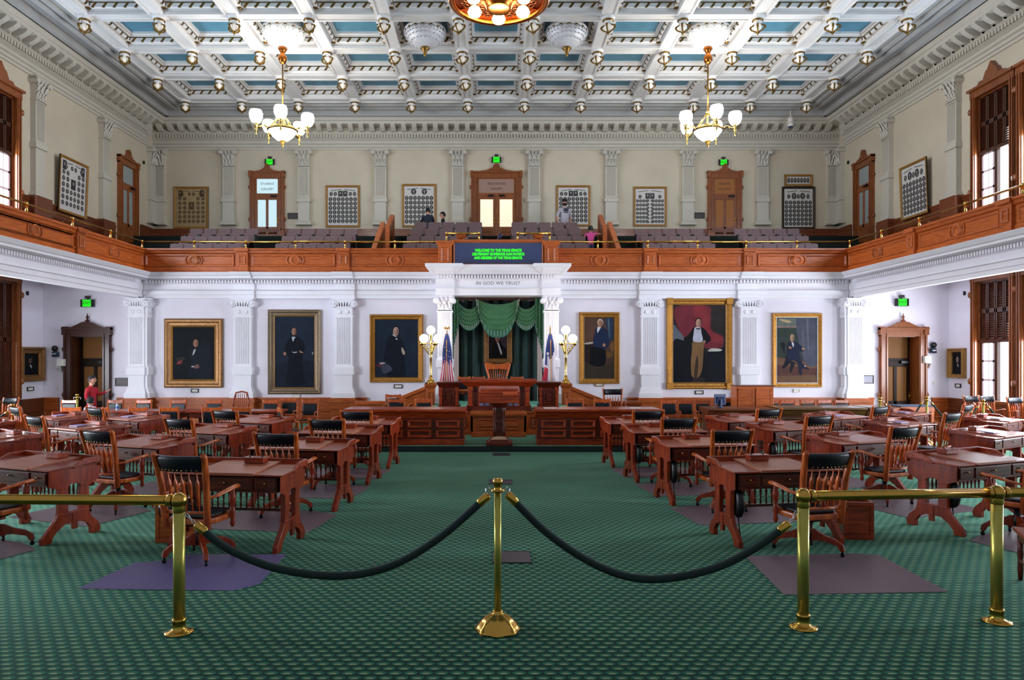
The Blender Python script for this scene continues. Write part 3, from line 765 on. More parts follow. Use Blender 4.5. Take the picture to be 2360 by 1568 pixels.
# ================================================================== GALLERY FRONTS AND RAILS
def parapet(label, loc, rz, a0, a1, posts, rosettes, z0=4.505, z1=5.225):
    r = thing('gallery_parapet', label, 'gallery parapet', loc, rz, 'wooden gallery parapets')
    segs = []; a = a0
    p = MB(); p.box(a0, a1, 0, .16, z0, z1-.1)
    p.box(a0, a1, -.04, 0, z0, z0+.14); p.box(a0, a1, -.025, 0, z0+.14, z0+.18)
    edges = [a0]+[q for x in posts for q in (x-.2, x+.2)]+[a1]
    for i in range(0, len(edges)-1, 2):
        u0, u1 = edges[i]+.06, edges[i+1]-.06
        if u1-u0 > .4: p.ring(u0, u1, z0+.2, z1-.18, [(0, 0), (0, .035), (.03, .035), (.06, .0)], 0)
    p.build('panel', OAK, r)
    c = MB(); c.prism([(-.1, z1), (-.1, z1-.05), (-.06, z1-.07), (-.05, z1-.13), (.0, z1-.16), (.22, z1-.16), (.22, z1)], a0, a1, 'x'); c.build('cap', OAK, r)
    for x in posts:
        b = MB(); b.box(x-.17, x+.17, -.09, 0, z0, z1-.1); b.box(x-.19, x+.19, -.11, 0, z0, z0+.17); b.box(x-.2, x+.2, -.15, .0, z1-.1, z1+.005)
        b.ring(x-.11, x+.11, z0+.24, z1-.2, [(0, 0), (0, .02), (.02, .03), (.05, .01), (.05, 0)], -.09); b.build('post', OAK, r, .008)
    for x in rosettes:
        b = MB(); zc = (z0+z1)/2+.02
        b.lathe([(.09, -.014), (.09, -.03), (.12, -.045), (.15, -.03), (.15, -.02), (.2, -.02), (.2, 0)], 24, (x, 0, zc), ax='y')
        for s in (-1, 1): b.tube([(x+s*.25*cos(R(t)), -.01, zc+.2*sin(R(t))) for t in range(-55, 56, 11)], .025, 6)
        b.build('rosette', OAK, r)
    return r
pf = parapet('honey oak parapet across the end gallery with round bosses', (0, 20.68, 0), 0, -10.5, 10.5, [X(q, 20.65) for q in (559, 792, 1498, 1727)], [X(q, 20.65) for q in (446, 680, 910, 1382, 1612, 1838)])
for px in (1026, 1270):
    x = X(px, 20.3); b = MB()
    b.box(x-.2, x+.2, -.42, 0, 4.51, 5.26); b.box(x-.23, x+.23, -.45, 0, 4.51, 4.68); b.frus(x-.2, x+.2, -.42, 0, 5.24, x-.27, x+.27, -.49, .05, 5.32); b.box(x-.27, x+.27, -.49, .05, 5.32, 5.385)
    b.ring(x-.12, x+.12, 4.76, 5.2, [(0, 0), (0, .02), (.02, .035), (.06, .01), (.06, 0)], -.42); b.build('corner_post', OAK, pf, .008)
for s, nm in ((-1, 'left'), (1, 'right')):
    ps = [17.45, 14.2, 10.95, 7.7]; rs = [19.1, 15.8, 12.55, 9.3]
    k = 1 if s < 0 else -1
    parapet('honey oak parapet along the %s side gallery with round bosses' % nm, (s*10.5, 0, 0), -s*pi/2, *( (YN, 20.7) if s < 0 else (-20.7, -YN)), [k*q for q in ps], [k*q for q in rs])

def rail(label, pts, posts, zc, base, r0=.026):
    r = thing('brass_gallery_rail', label, 'brass rail', posts[0][:2]+(base,), 0, 'brass rails on the gallery parapets')
    o = Vector(r.location)
    t = MB(); t.tube([Vector(p)-o for p in pts], r0, 8); t.build('rail', BRASS, r)
    for p in posts:
        m = MB(); q = Vector(p)-o
        m.lathe([(.05, 0), (.05, .02), (.03, .03), (.03, zc-base-.02), (.04, zc-base-.02), (.04, zc-base+.035), (.001, zc-base+.05)], 10, (q.x, q.y, 0)); m.build('post', BRASSL, r)
zr = 5.44
fp = [(X(q, 20.72), 20.74, zr) for q in (447, 566, 681, 795, 910, 1013)]
rail('long brass rail on the end parapet left of the lettered board', [(-10.5, 20.74, zr), (X(1020, 20.7), 20.74, zr)], fp, zr, 5.225)
fp = [(X(q, 20.72), 20.74, zr) for q in (1280, 1378, 1493, 1608, 1720, 1837)]
rail('long brass rail on the end parapet right of the lettered board', [(X(1275, 20.7), 20.74, zr), (10.5, 20.74, zr)], fp, zr, 5.225)
for s, nm in ((-1, 'left'), (1, 'right')):
    rail('brass rail along the %s side parapet' % nm, [(s*10.55, YN, zr), (s*10.55, 20.74, zr)], [(s*10.55, y, zr) for y in (20.7, 19.0, 17.3, 15.6, 13.9, 12.2, 10.5, 8.8)], zr, 5.225)
for a, b, nm in ((1029, 1104, 'left'), (1193, 1267, 'right')):
    zz = Z(538, 20.35)
    r = rail('short raised brass rail over the %s end of the lettered board' % nm, [(X(a, 20.35), 20.36, zz), (X(b, 20.35), 20.36, zz)], [(X(a, 20.35), 20.36, zz), (X(b, 20.35), 20.36, zz)], zz, 5.385, .03)
rail('low brass rail behind the lettered board', [(X(1108, 21.2), 21.2, 5.55), (X(1190, 21.2), 21.2, 5.55)], [(X(1110, 21.2), 21.2, 5.55), (X(1188, 21.2), 21.2, 5.55)], 5.55, 4.8, .02)

# ------------------------------------------------------------------ lettered board
sb = thing('led_sign', 'dark blue board with three lines of green lettering on the gallery front', 'sign', (X(1148.5, 20.3), 20.3, 0))
f = MB(); hw = (1252-1045)/2/F*20.3
z0, z1 = Z(612, 20.3), Z(557, 20.3)
f.box(-hw, hw, 0, .26, z0, z1); f.ring(-hw, hw, z0, z1, [(0, 0), (0, .05), (.03, .05), (.05, .02)], 0); f.box(-hw-.04, hw+.04, -.08, .26, z1-.02, z1+.05); f.build('frame', OAK, sb, .005)
b = MB(); b.box(-hw+.04, hw-.04, -.03, 0, z0+.05, z1-.04); b.build('board', SIGNB, sb)
for k, t in enumerate(('WELCOME TO THE TEXAS SENATE', 'LIEUTENANT GOVERNOR DAN PATRICK', 'AND MEMBERS OF THE TEXAS SENATE.')):
    text('lettering', t, .107, sb, (0, -.034, Z(578+8.6*k, 20.3)), GREENL, .003, (.81, .775, .75)[k], .004)
dk = MB(); dk.box(-1.5, 1.6, 20.6, 21.4, 5.05, 5.3); struct(dk.build('trim_sign_shelf', OAKD), 'shelf behind the lettered board')
def small_lectern(label, x, y):
    r = thing('clerk_lectern', label, 'lectern', (x, y, 5.3), 0, 'small lecterns behind the lettered board')
    b = MB(); b.box(-.12, .12, -.1, .1, 0, .3); b.frus(-.12, .12, -.1, .1, .28, -.16, .16, -.14, .14, .36); b.build('body', OAK, r, .006)
    c = MB(); c.ring(-.08, .08, .06, .26, [(0, 0), (0, .015), (.03, 0)], -.1); c.build('panel', CHERRY, r)
small_lectern('small red oak lectern left behind the lettered board', X(1063, 20.9), 20.9)
small_lectern('small red oak lectern right behind the lettered board', X(1240, 20.9), 20.9)
b = MB(); b.box(-.17, .17, -.06, .06, .04, .3); b.box(-.05, .05, -.03, .03, 0, .06); b.box(-.12, .12, -.08, .08, 0, .015)
tag(b.build('monitor', BLACKP, bev=.01, loc=(X(1092, 20.9), 20.9, 5.3)), 'small black monitor on the shelf behind the lettered board', 'monitor')
b = MB(); b.lathe([(.1, 0), (.1, .02), (.02, .04), (.02, .2)], 10); b.tube([(0, 0, .2), (.05, 0, .3), (.12, -.02, .4)], [.05, .06, .055], 10)
tag(b.build('camera', mat('navy plastic', (40, 44, 84), .4), loc=(X(1147, 20.9), 20.9, 5.3)), 'upright navy camera on the shelf behind the lettered board', 'camera')
b = MB(); b.lathe([(.12, 0), (.1, .05), (.03, .08), (.03, .12)], 10); b.tube([(-.1, 0, .14), (.1, -.02, .18)], .05, 8)
tag(b.build('camera', BLACKP, loc=(X(1128, 20.9), 20.9, 5.3)), 'low black camera on the shelf behind the lettered board', 'camera')

# ------------------------------------------------------------------ gallery floor steps, seats, aisle partitions
st = MB()
TR = [(20.8, 22.1, 4.55), (22.1, 23.1, 4.86), (23.1, 24.1, 5.28), (24.1, 25.1, 5.72), (25.1, 26.1, 6.14), (26.1, 27.8, 6.55)]
for a, b, z in TR: st.box(-13.65, 13.65, a, b, 4.4, z)
struct(st.build('floor_gallery', GCARP), 'dark stepped floor of the end gallery')
st = MB()
for s in (-1, 1): st.box(s*10.7, s*13.65, YN, 20.8, 4.5, 4.52)
struct(st.build('floor_side_galleries', GCARP), 'dark floor of the side galleries')
seat0 = None
def gallery_seat(loc, label, w=.46):
    global seat0
    if seat0 is None:
        r = thing('theatre_chair', label, 'theatre seat', loc, 0, 'mauve gallery seats')
        b = MB()
        for k in range(1):
            prof = [(-.2, .3), (.2, .3), (.215, .8), (.19, .84), (-.19, .84), (-.215, .8)]
            Mt = Matrix.Rotation(R(-9), 4, 'X')
            b.prism(prof, -.035, .035, 'y', 0, T((0, .1, 0)) @ Mt)
        b.build('backrest', SEATF, r, .02)
        c = MB(); c.box(-.2, .2, -.08, .02, .3, .62, 0, Matrix.Rotation(R(-8), 4, 'X')); c.build('seat', SEATF, r, .02)
        for s in (-1, 1):
            d = MB(); d.box(s*.213-.015, s*.213+.015, -.2, .14, 0, .52); d.box(s*.213-.018, s*.213+.018, -.24, .1, .52, .55); d.build('armrest', SEATD, r)
        seat0 = r
    else: r = dup(seat0, loc, None, label)
    return r
rows = ['front', 'second', 'third', 'back']
SY = [22.4, 23.4, 24.4, 25.4]; SZ = [4.86, 5.28, 5.72, 6.14]
BL = {'far left': [(383, 553), (408, 570), (430, 592)], 'inner left': [(628, 793), (643, 811), (658, 824)],
      'left centre': [(925, 1088), (934, 1100), (942, 1112), (952, 1112)], 'right centre': [(1196, 1360), (1184, 1353), (1176, 1344), (1178, 1334)],
      'inner right': [(1494, 1655), (1477, 1642), (1463, 1627)], 'far right': [(1731, 1894), (1716, 1872), (1696, 1850)]}
for bn, rr in BL.items():
    for k, (a, b) in enumerate(rr):
        for i in range(5):
            Y = SY[k]; x0, x1 = X(a, Y-.02), X(b, Y-.02); w = (x1-x0)/5
            o = gallery_seat((x0+w*(i+.5), Y, SZ[k]), 'mauve seat, %s from the left, %s row of the %s gallery block' % (ordn[i], rows[k], bn))
            o.scale = (w/.465, 1, 1)
def partition(label, x, y0, y1, z0, z1, rz):
    r = thing('aisle_partition', label, 'aisle partition', (x, y0, 4.55), rz, 'sloping oak aisle partitions')
    Q = [(0, 0), (y1-y0, 0), (y1-y0, z1-4.55), (0, z0-4.55)]
    b = MB(); b.prism(Q, -.04, .04, 'x'); b.build('panel', OAKD, r)
    c = MB(); c.prism([(-.08, z0-4.6), (-.08, z0-4.53), (y1-y0-.1, z1-4.5), (y1-y0+.05, z1-4.55), (y1-y0+.05, z1-4.62)], -.075, .075, 'x'); c.build('cap', OAK, r, .01)
    p = MB(); p.box(-.07, .07, y1-y0-.05, y1-y0+.09, 0, z1-4.56); p.box(-.07, .07, -.07, .07, 0, z0-4.56); p.build('post', OAK, r, .008)
for s, nm, pa, pb in ((-1, 'left', 861, 899), (1, 'right', 1426, 1388)):
    partition('sloping oak partition at the lower stair of the %s aisle' % nm, X(pa, 21.2), 21.25, 23.9, 5.3, 6.58, -s*R(3.2))
    partition('sloping oak partition at the upper stair of the %s aisle' % nm, X(pb, 25.5)-.06*s, 24.6, 25.7, 6.6, 7.2, 0)
# ================================================================== CEILING LAMPS
COPPER = mat('polished copper', (196, 112, 48), .22, 1., var=.2, vscale=10)  # smooth copper of the canopies, ring, cup and pole
pend0 = None
rown = ['row nearest the end wall', 'second row from the end wall', 'third row from the end wall', 'fourth row from the end wall']
for j in range(4):
    for i in range(12):
        loc = (PX[i], PY[j], ZB); lab = 'ceiling pendant, %s from the left in the %s' % (ordn[i], rown[j])
        if pend0 is None:
            r = thing('ceiling_pendant', lab, 'ceiling light', loc, 0, 'pendant lamps at the beam crossings')
            h = MB(); h.lathe([(.2, .03), (.2, -.03), (.15, -.08), (.12, -.11), (.12, -.19), (.09, -.21), (.001, -.21)], 16); h.build('holder', CEILW, r)
            g = MB(); g.lathe([(.121, -.1), (.15, -.085), (.158, -.11), (.13, -.125), (.121, -.13)], 16, caps=False)
            g.build('band', GILT, r)
            b = MB(); b.lathe([(.06, -.2), (.1, -.24), (.115, -.29), (.095, -.34), (.05, -.38), (.001, -.39)], 14); b.build('bulb', BULB, r)
            c = MB()
            for k in range(4):
                a = pi/4+k*pi/2+.4; q = lambda rr, z: (rr*cos(a), rr*sin(a), z)
                c.tube([q(.06, -.2), q(.17, -.25), q(.195, -.3), q(.15, -.36), q(.05, -.41), q(.01, -.47)], [.018, .022, .03, .022, .02, .01], 6)
                c.lathe([(.001, -.05), (.035, 0), (.001, .04)], 6, q(.19, -.27))
            c.lathe([(.03, -.4), (.03, -.44), (.012, -.5), (.001, -.51)], 8); c.build('claws', GILT, r)
            pend0 = r
        else: dup(pend0, loc, None, lab)

def crystal_bowl(label, loc, lit, drop):
    r = thing('crystal_bowl_light', label, 'ceiling light', loc, 0, 'crystal bowl lights in the coffers')
    a = MB(); a.lathe([(.5, .036), (.5, -.14), (.6, -.2), (.62, -.27), (.6, -.29)], 28, caps=False); a.build('rim', CEILW, r)
    for k in range(16):
        pass
    b = MB()
    prof = [(.6, -.28), (.575, -.36), (.52, -.46), (.43, -.57), (.32, -.66), (.2, -.72), (.1, -.74)]
    b.lathe(prof, 48, lobes=(16, .012))
    for (q, z, n) in ((.605, -.33, 32), (.575, -.41, 32), (.52, -.5, 28), (.43, -.6, 24)):
        for k in range(n):
            t = 2*pi*k/n; b.sph((q*cos(t), q*sin(t), z), .022, 6, k=4)
    b.build('bead_bowl', CRYSTL if lit else CRYST, r)
    f = MB()
    for k in range(16):
        t = 2*pi*k/16; f.add([(.615*cos(t-.1), .615*sin(t-.1), -.26), (.615*cos(t+.1), .615*sin(t+.1), -.26), (.595*cos(t), .595*sin(t), -.38)], [(0, 1, 2)])
    f.build('filigree', GILT, r)
    if drop:
        d = MB(); d.lathe([(.12, -.72), (.14, -.77), (.07, -.82), (.05, -.92), (.02, -1.0), (.001, -1.02)], 12); d.build('finial', COPPER if False else GILT, r)
    return r
CY = 20.47
for i, nm in ((-1, 'left'), (1, 'right')):
    crystal_bowl('beaded crystal bowl light with gold finial just %s of the copper chandelier' % nm, (i*2.09, CY, 11.86), False, True)
    crystal_bowl('lit crystal bowl light on the ceiling above the %s brass chandelier' % nm, (i*6.27, CY, 11.86), True, False)
for s, nm in ((-1, 'left'), (1, 'right')):
    r = thing('chandelier', 'brass chandelier with five white shades hanging on the %s side' % nm, 'chandelier', (s*6.27-.02, CY, 0), 0 if s < 0 else R(-12), 'brass chandeliers')
    a = MB(); a.lathe([(.1, 11.14), (.14, 11.08), (.08, 11.0), (.06, 10.92), (.12, 10.87), (.13, 10.78), (.09, 10.68), (.03, 10.63)], 14); a.build('canopy', COPPER, r)
    p = MB(); p.cyl((0, 0, 9.2), .022, 1.5, 8); p.build('pole', GILT, r)
    f = MB()
    f.tube([(.33*cos(R(t)), .33*sin(R(t)), 8.74) for t in range(0, 360, 15)], .035, 8, closed=True)
    for k in range(3):
        t = R(90+120*k); f.tube([(.03*cos(t), .03*sin(t), 9.2), (.12*cos(t), .12*sin(t), 9.05), (.33*cos(t), .33*sin(t), 8.76)], [.03, .03, .035], 8)
    f.lathe([(.05, 9.28), (.07, 9.22), (.05, 9.14), (.001, 9.1)], 10)
    f.build('frame', BRASSL, r)
    b = MB(); b.lathe([(.42, 8.69), (.41, 8.65), (.3, 8.5), (.18, 8.4), (.08, 8.36)], 24); b.build('bowl', LAMPT, r)
    e = MB(); e.lathe([(.42, 8.7), (.45, 8.69), (.43, 8.65), (.41, 8.65)], 24, caps=False)
    e.lathe([(.1, 8.37), (.08, 8.33), (.03, 8.28), (.04, 8.24), (.001, 8.16)], 10); e.build('bowl_rim', GILT, r)
    for k in range(5):
        t = R(-77+72*k); q = lambda rr, z: (rr*cos(t), rr*sin(t), z)
        m = MB(); m.tube([q(.42, 8.68), q(.52, 8.76), q(.6, 8.72), q(.68, 8.66), q(.74, 8.7), q(.76, 8.76)], [.03, .03, .028, .03, .03, .03], 8)
        m.lathe([(.001, -.28), (.02, -.25), (.03, -.2), (.015, -.16), (.04, -.1), (.05, -.02), (.03, .02), (.08, .05), (.06, .08)], 10, q(.76, 8.7)); m.build('arm', BRASSL, r)
        h = MB(); h.lathe([(.08, 8.76), (.14, 8.82), (.185, 8.93), (.19, 9.06), (.16, 9.14), (.12, 9.15)], 16, q(.76, 0)[:2]+(0,)); h.build('shade', LAMPW, r)
r = thing('chandelier', 'large copper ring chandelier with glowing glass panels at the top centre', 'chandelier', (.05, 12.2, 8.27), 0)
a = MB(); a.lathe([(.78, .06), (.86, .08), (.9, .03), (.88, -.03), (.82, -.06), (.77, -.03), (.78, .06)], 48, caps=False); a.build('outer_ring', COPPER, r)
d = MB()
for k in range(6):
    t0 = 2*pi*k/6+pi/6
    d.tube([(.2*cos(t0), .2*sin(t0), .03), (.8*cos(t0), .8*sin(t0), .03)], .02, 6)
    for ring_ in (.36, .5, .64):
        n = 3 if ring_ < .4 else 4 if ring_ < .6 else 5
        for j in range(n):
            t = t0+(j+.5)*pi/3/n*1.0
            d.tube([(ring_*cos(t)+.05*cos(R(a)), ring_*sin(t)+.05*sin(R(a)), .035) for a in range(0, 360, 45)], .014, 5, closed=True)
d.lathe([(.78, .05), (.2, .05)], 36, caps=False); d.build('fretwork', mat('copper fretwork', (150, 92, 62), .35, .9, var=.3, vscale=14), r)
c = MB(); c.lathe([(.32, .05), (.33, -.02), (.26, -.06), (.22, -.15), (.2, -.17), (.15, -.155), (.001, -.15)], 28); c.build('centre_cup', COPPER, r)
for k in range(6):
    t = R(90+60*k); m = MB(); m.lathe([(.05, .02), (.1, -.02), (.13, -.09), (.1, -.15), (.001, -.16)], 12, (.5*cos(t), .5*sin(t), 0)); m.build('lamp_glass', LAMPY, r)
p = MB(); p.cyl((0, 0, .05), .03, 3.6, 8); p.build('pole', COPPER, r)
b = MB(); b.lathe([(.1, .4), (.11, .25), (.1, .2), (.12, .19), (.11, .06), (.07, 0), (.001, -.01)], 14)
cm = thing('security_camera', 'white dome camera hanging below the cornice right of the brass chandelier', 'camera', (X(1822, 26.6), 26.6, Z(294, 26.6)))
b.build('housing', PAPER, cm); g = MB(); g.lathe([(.1, .05), (.08, 0), (.001, -.03)], 12); g.build('lens_dome', SCREENB, cm); g = MB(); g.cyl((0, 0, .38), .02, .4, 6); g.build('stem', PAPER, cm)

# ================================================================== SENATE DESKS AND CHAIRS
W, D = 1.27, .62
def make_desk():
    r = thing('senate_desk', '', 'desk', (0, 0, 0), 0, 'carved desks on the floor')
    for s in (-1, 1):
        m = MB(); x0, x1 = s*.6, s*.55
        ft = [(-.37, 0), (-.26, 0), (-.25, .05), (-.2, .11), (-.1, .17), (.08, .17), (.17, .13), (.21, .07), (.21, 0), (.32, 0), (.33, .05), (.29, .13), (.21, .2), (.18, .29), (-.18, .29), (-.22, .22), (-.33, .1), (-.37, .06)]
        m.prism(ft, x0, x1, 'x')
        for y in (-.125, .125): m.box(min(x0, x1), max(x0, x1), y-.055, y+.055, .28, .6)
        m.box(min(x0, x1)-.006, max(x0, x1)+.006, -.185, .185, .27, .295); 
        m.prism([(-.3, .6), (-.3, .775), (.31, .81), (.31, .63), (.25, .585), (.18, .555), (.085, .555), (.07, .58), (.04, .6), (-.04, .6), (-.07, .58), (-.085, .555), (-.18, .555), (-.25, .585)], x0, s*.605, 'x')
        m.box(s*.606, s*.575, -.02, .04, .1, .27)
        m.build('leg_frame', LEGW, r, .008)
    c = MB(); c.box(-.56, .56, -.285, .3, .6, .755); c.build('carcass', CHERRYD, r)
    t = MB()
    t.prism([(-.33, .772), (-.33, .79), (.31, .82), (.31, .79)], -W/2, -.33, 'x'); t.build('desk_top', CHERRY, r, .006)
    t = MB(); t.prism([(-.33, .772), (-.33, .79), (.31, .82), (.31, .79)], .33, W/2, 'x'); t.build('desk_top', CHERRY, r, .006)
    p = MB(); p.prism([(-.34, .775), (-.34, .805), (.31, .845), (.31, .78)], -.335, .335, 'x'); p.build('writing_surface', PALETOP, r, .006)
    b = MB(); b.box(-W/2, W/2, .29, .325, .76, .868)
    for s in (-1, 1): b.prism([(.31, .79), (.31, .868), (.1, .862), (-.03, .8), (-.03, .77)], s*(W/2), s*(W/2-.03), 'x')
    b.build('gallery_rail', CHERRY, r, .006)
    for k, (a, w) in enumerate(((-.44, .22), (0, .6), (.44, .22))):
        d = MB(); d.box(a-w/2, a+w/2, -.3, -.28, .625, .745); dd = d.build('drawer', CHERRYD, r, .005)
        n = MB(); n.lathe([(.006, 0), (.006, -.012), (.014, -.02), (.001, -.028)], 10, (a, -.3, .7), ax='y'); n.build('knob', BRASSL, dd)
    g = MB(); g.box(-.55, .55, .2, .235, .3, .33); g.box(-.55, .55, .2, .235, .575, .605); sg = g.build('spindle_screen', CHERRYD, r)
    me = None
    for k in range(16):
        x = -.51+k*.068
        if me is None:
            q = MB(); q.lathe([(.008, .33), (.013, .36), (.008, .4), (.016, .47), (.008, .54), (.012, .57), (.008, .58)], 6, (0, 0, 0)); o = q.build('spindle', CHERRYD, sg); me = o.data
        else:
            o = bpy.data.objects.new('spindle', me); COL.objects.link(o); o.parent = sg
        o.location = (x, .217, 0)
    return r
def make_chair():
    r = thing('swivel_chair', '', 'chair', (0, 0, 0), 0, 'oak swivel chairs at the desks')
    s = MB(); pts = [(-.2, -.22), (.2, -.22), (.25, -.1), (.26, .1), (.22, .22), (.12, .27), (-.12, .27), (-.22, .22), (-.26, .1), (-.25, -.1)]
    s.prism(pts, .38, .435, 'z'); s.build('seat', CHAIRW, r, .015)
    c = MB(); c.prism([(a*.84, b*.84) for a, b in pts], .435, .465, 'z'); c.build('cushion', LEATHER, r, .015)
    for sg in (-1, 1):
        p = MB(); p.tube([(sg*.225, -.2, .34), (sg*.23, -.215, .5), (sg*.245, -.25, .8), (sg*.265, -.31, 1.05), (sg*.268, -.335, 1.075)], [.034, .035, .032, .03, .026], 8); p.build('back_post', CHAIRW, r)
        a = MB(); a.tube([(sg*.24, -.24, .64), (sg*.27, -.1, .655), (sg*.3, .06, .69), (sg*.3, .17, .7), (sg*.285, .2, .68)], [.022, .03, .036, .042, .03], 8, flat=.5); a.build('armrest', CHAIRW, r)
        q = MB(); q.lathe([(.012, .3), (.026, .33), (.018, .37), (.026, .42), (.024, .48), (.018, .5), (.03, .55), (.036, .6), (.02, .65), (.026, .68)], 10, (sg*.285, .12, 0)); q.build('arm_post', LEGW, r)
    h = MB(); n = 10; V = []
    for i in range(n+1):
        u = -1+2*i/n; x = u*.25; y = -.245-.06*(1-u*u)
        for (dz, dy) in ((.9, .0), (.91, -.032), (1.03, -.072), (1.055, -.068), (1.06, -.03), (1.03, -.012), (.915, .02)): V.append((x, y+dy-.0, dz))
    k = 7; FS = [(i*k+j, i*k+(j+1) % k, (i+1)*k+(j+1) % k, (i+1)*k+j) for i in range(n) for j in range(k)]+[tuple(range(k)), tuple(n*k+j for j in range(k))]
    h.add(V, FS, 0, None, True); hh = h.build('headrest', LEATHER, r)
    nl = MB()
    for i in range(11):
        u = -.92+1.84*i/10; nl.sph((u*.25, -.245-.06*(1-u*u)-.036, .922), .008, 6, k=4)
    nl.build('nail_heads', BRASSL, hh)
    for i in range(5):
        u = -.62+.31*i; m = MB(); x = u*.25; y = -.235-.05*(1-u*u); b = .88
        pf = [(.51, .008), (.6, .014), (.76, .032), (.8, .028), (.83, .01), (.915, .008)]
        m.tube([(x*(.9+.1*(z-.5)/.38), -.2+(y+.2)*(z-.5)/.38, z) for z, w in pf], [w for z, w in pf], 6, flat=.5); m.build('spindle', CHAIRW, r)
    l = MB(); l.tube([(-.225, -.205, .5), (0, -.235, .5), (.225, -.205, .5)], .026, 8, flat=.6); l.build('back_rail', CHAIRW, r)
    c = MB(); c.lathe([(.045, .14), (.05, .2), (.035, .24), (.03, .3), (.06, .33), (.14, .345), (.16, .375)], 12); c.build('swivel_column', BLACKM, r)
    for k in range(4):
        a = pi/4+k*pi/2; M = Matrix.Rotation(a, 4, 'Z')
        g = MB(); g.prism([(.02, .13), (.02, .25), (.07, .25), (.16, .2), (.26, .17), (.33, .12), (.345, .06), (.3, .055), (.27, .11), (.15, .14), (.08, .14)], -.022, .022, 'y', 0, M)
        gg = g.build('leg', LEGW, r, .006)
        w = MB(); w.lathe([(.001, -.012), (.022, -.012), (.024, 0), (.022, .012), (.001, .012)], 10, (0, 0, 0), 0, M @ T((.32, 0, .024)) @ Matrix.Rotation(pi/2, 4, 'X')); w.box(.31, .33, -.012, .012, .03, .06, 0, M); w.build('caster', BLACKM, gg)
    return r
def make_box():
    r = thing('desk_box', '', 'box', (0, 0, 0), 0, 'small red boxes on the desks')
    b = MB(); b.box(-.11, .11, -.06, .06, 0, .045); b.box(-.125, .125, -.07, .07, .045, .062); b.build('body', CHERRY, r, .004)
    l = MB()
    for s in (-1, 1): l.lathe([(.012, .062), (.012, .072), (.001, .074)], 8, (s*.07, 0, 0))
    l.build('ink_cap', BLACKP, r); return r
RA = [(2.49, 7.27), (2.32, 9.32), (2.19, 11.03), (2.06, 12.55)]; RB = [(5.13, 7.71), (4.79, 9.62), (4.54, 11.38), (4.29, 12.88)]
RC = [None, (7.4, 10.3), (6.92, 11.92), (6.5, 13.4)]; RD = [None, None, (9.25, 12.65), (8.35, 14.1)]
LA = [(-2.18, 7.07), (-2.03, 8.97), (-1.95, 10.84), (-1.87, 12.42)]; LB = [(-4.75, 7.36), (-4.46, 9.19), (-4.18, 10.87), (-4.07, 12.62)]
LC = [None, (-7.05, 9.75), (-6.6, 11.2), (-6.72, 13.05)]; LD = [None, None, (-8.9, 11.8), (-8.31, 13.2)]
# chair: pixel column of the headrest and its depth, as measured against the desks
CH = {('R', 0, 0): (1868, 7.08), ('R', 0, 1): (1672, 9.0), ('R', 0, 2): (1562, 10.55), ('R', 0, 3): (1495, 12.0), ('R', 1, 0): (2402, 7.4), ('R', 1, 1): (2068, 9.34), ('R', 1, 2): (1872, 10.9), ('R', 1, 3): (1753, 12.3),
      ('R', 2, 2): (2161, 11.25), ('R', 2, 3): (2003, 12.75), ('R', 3, 3): (2212, 13.25), ('L', 0, 0): (457, 6.9), ('L', 0, 1): (645, 8.58), ('L', 0, 2): (758, 10.4), ('L', 0, 3): (820, 11.85), ('L', 1, 0): (-62, 6.95), ('L', 1, 1): (240, 8.87),
      ('L', 1, 2): (417, 10.5), ('L', 1, 3): (547, 11.9), ('L', 2, 2): (132, 10.75), ('L', 2, 3): (305, 12.1), ('L', 3, 3): (62, 12.65)}
d0 = make_desk(); c0 = make_chair(); b0 = make_box(); first = [True, True, True]
side_n = {'L': 'left', 'R': 'right'}; rw = ['front row', 'second row', 'third row', 'fourth row']; cn = ['beside the aisle', 'second from the aisle', 'third from the aisle', 'fourth from the aisle']
def put(proto, k, loc, rz, lab):
    if first[k]:
        first[k] = False; proto.location = loc; proto.rotation_euler = (0, 0, rz); proto['label'] = lab; return proto
    return dup(proto, loc, rz, lab)
TH = [R(8), R(21), R(31), R(38)]
DESKS = []
for sd, cols in (('R', (RA, RB, RC, RD)), ('L', (LA, LB, LC, LD))):
    for ci, colm in enumerate(cols):
        for ri, p in enumerate(colm):
            if p is None: continue
            s = 1 if sd == 'R' else -1; th = s*TH[ci]
            M = T((p[0], p[1], 0)) @ Matrix.Rotation(th, 4, 'Z') @ T((s*W/2, .33, 0))
            where = '%s %s desk %s' % (side_n[sd], rw[ri], cn[ci])
            put(d0, 0, M.translation.copy(), th, 'carved red cherry desk with spindle screen, %s side, %s, %s' % (side_n[sd], rw[ri], cn[ci]))
            q = M @ Vector((-s*.1, .17, .853)); put(b0, 1, (q.x, q.y, .838), th, 'small red box on the %s' % where)
            DESKS.append((sd, ci, ri, M, th))
            ch = CH.get((sd, ci, ri))
            if ch:
                hx, hy = X(ch[0], ch[1]), ch[1]; rot = th+{('L', 0, 0): R(-4), ('R', 0, 0): R(6)}.get((sd, ci, ri), 0)
                off = Matrix.Rotation(rot, 4, 'Z') @ Vector((0, .33, 0))
                cx, cy = hx+off.x, hy+off.y
                # keep the seat clear of the apron
                loc = M.inverted() @ Vector((cx, cy, 0))
                loc.y = min(loc.y, -.62); loc.x = max(-.26, min(.26, loc.x)) if ci else loc.x; wv = M @ loc; cx, cy = wv.x, wv.y
                put(c0, 2, (cx, cy, .004), rot, 'oak swivel chair with black headrest at the %s' % where)
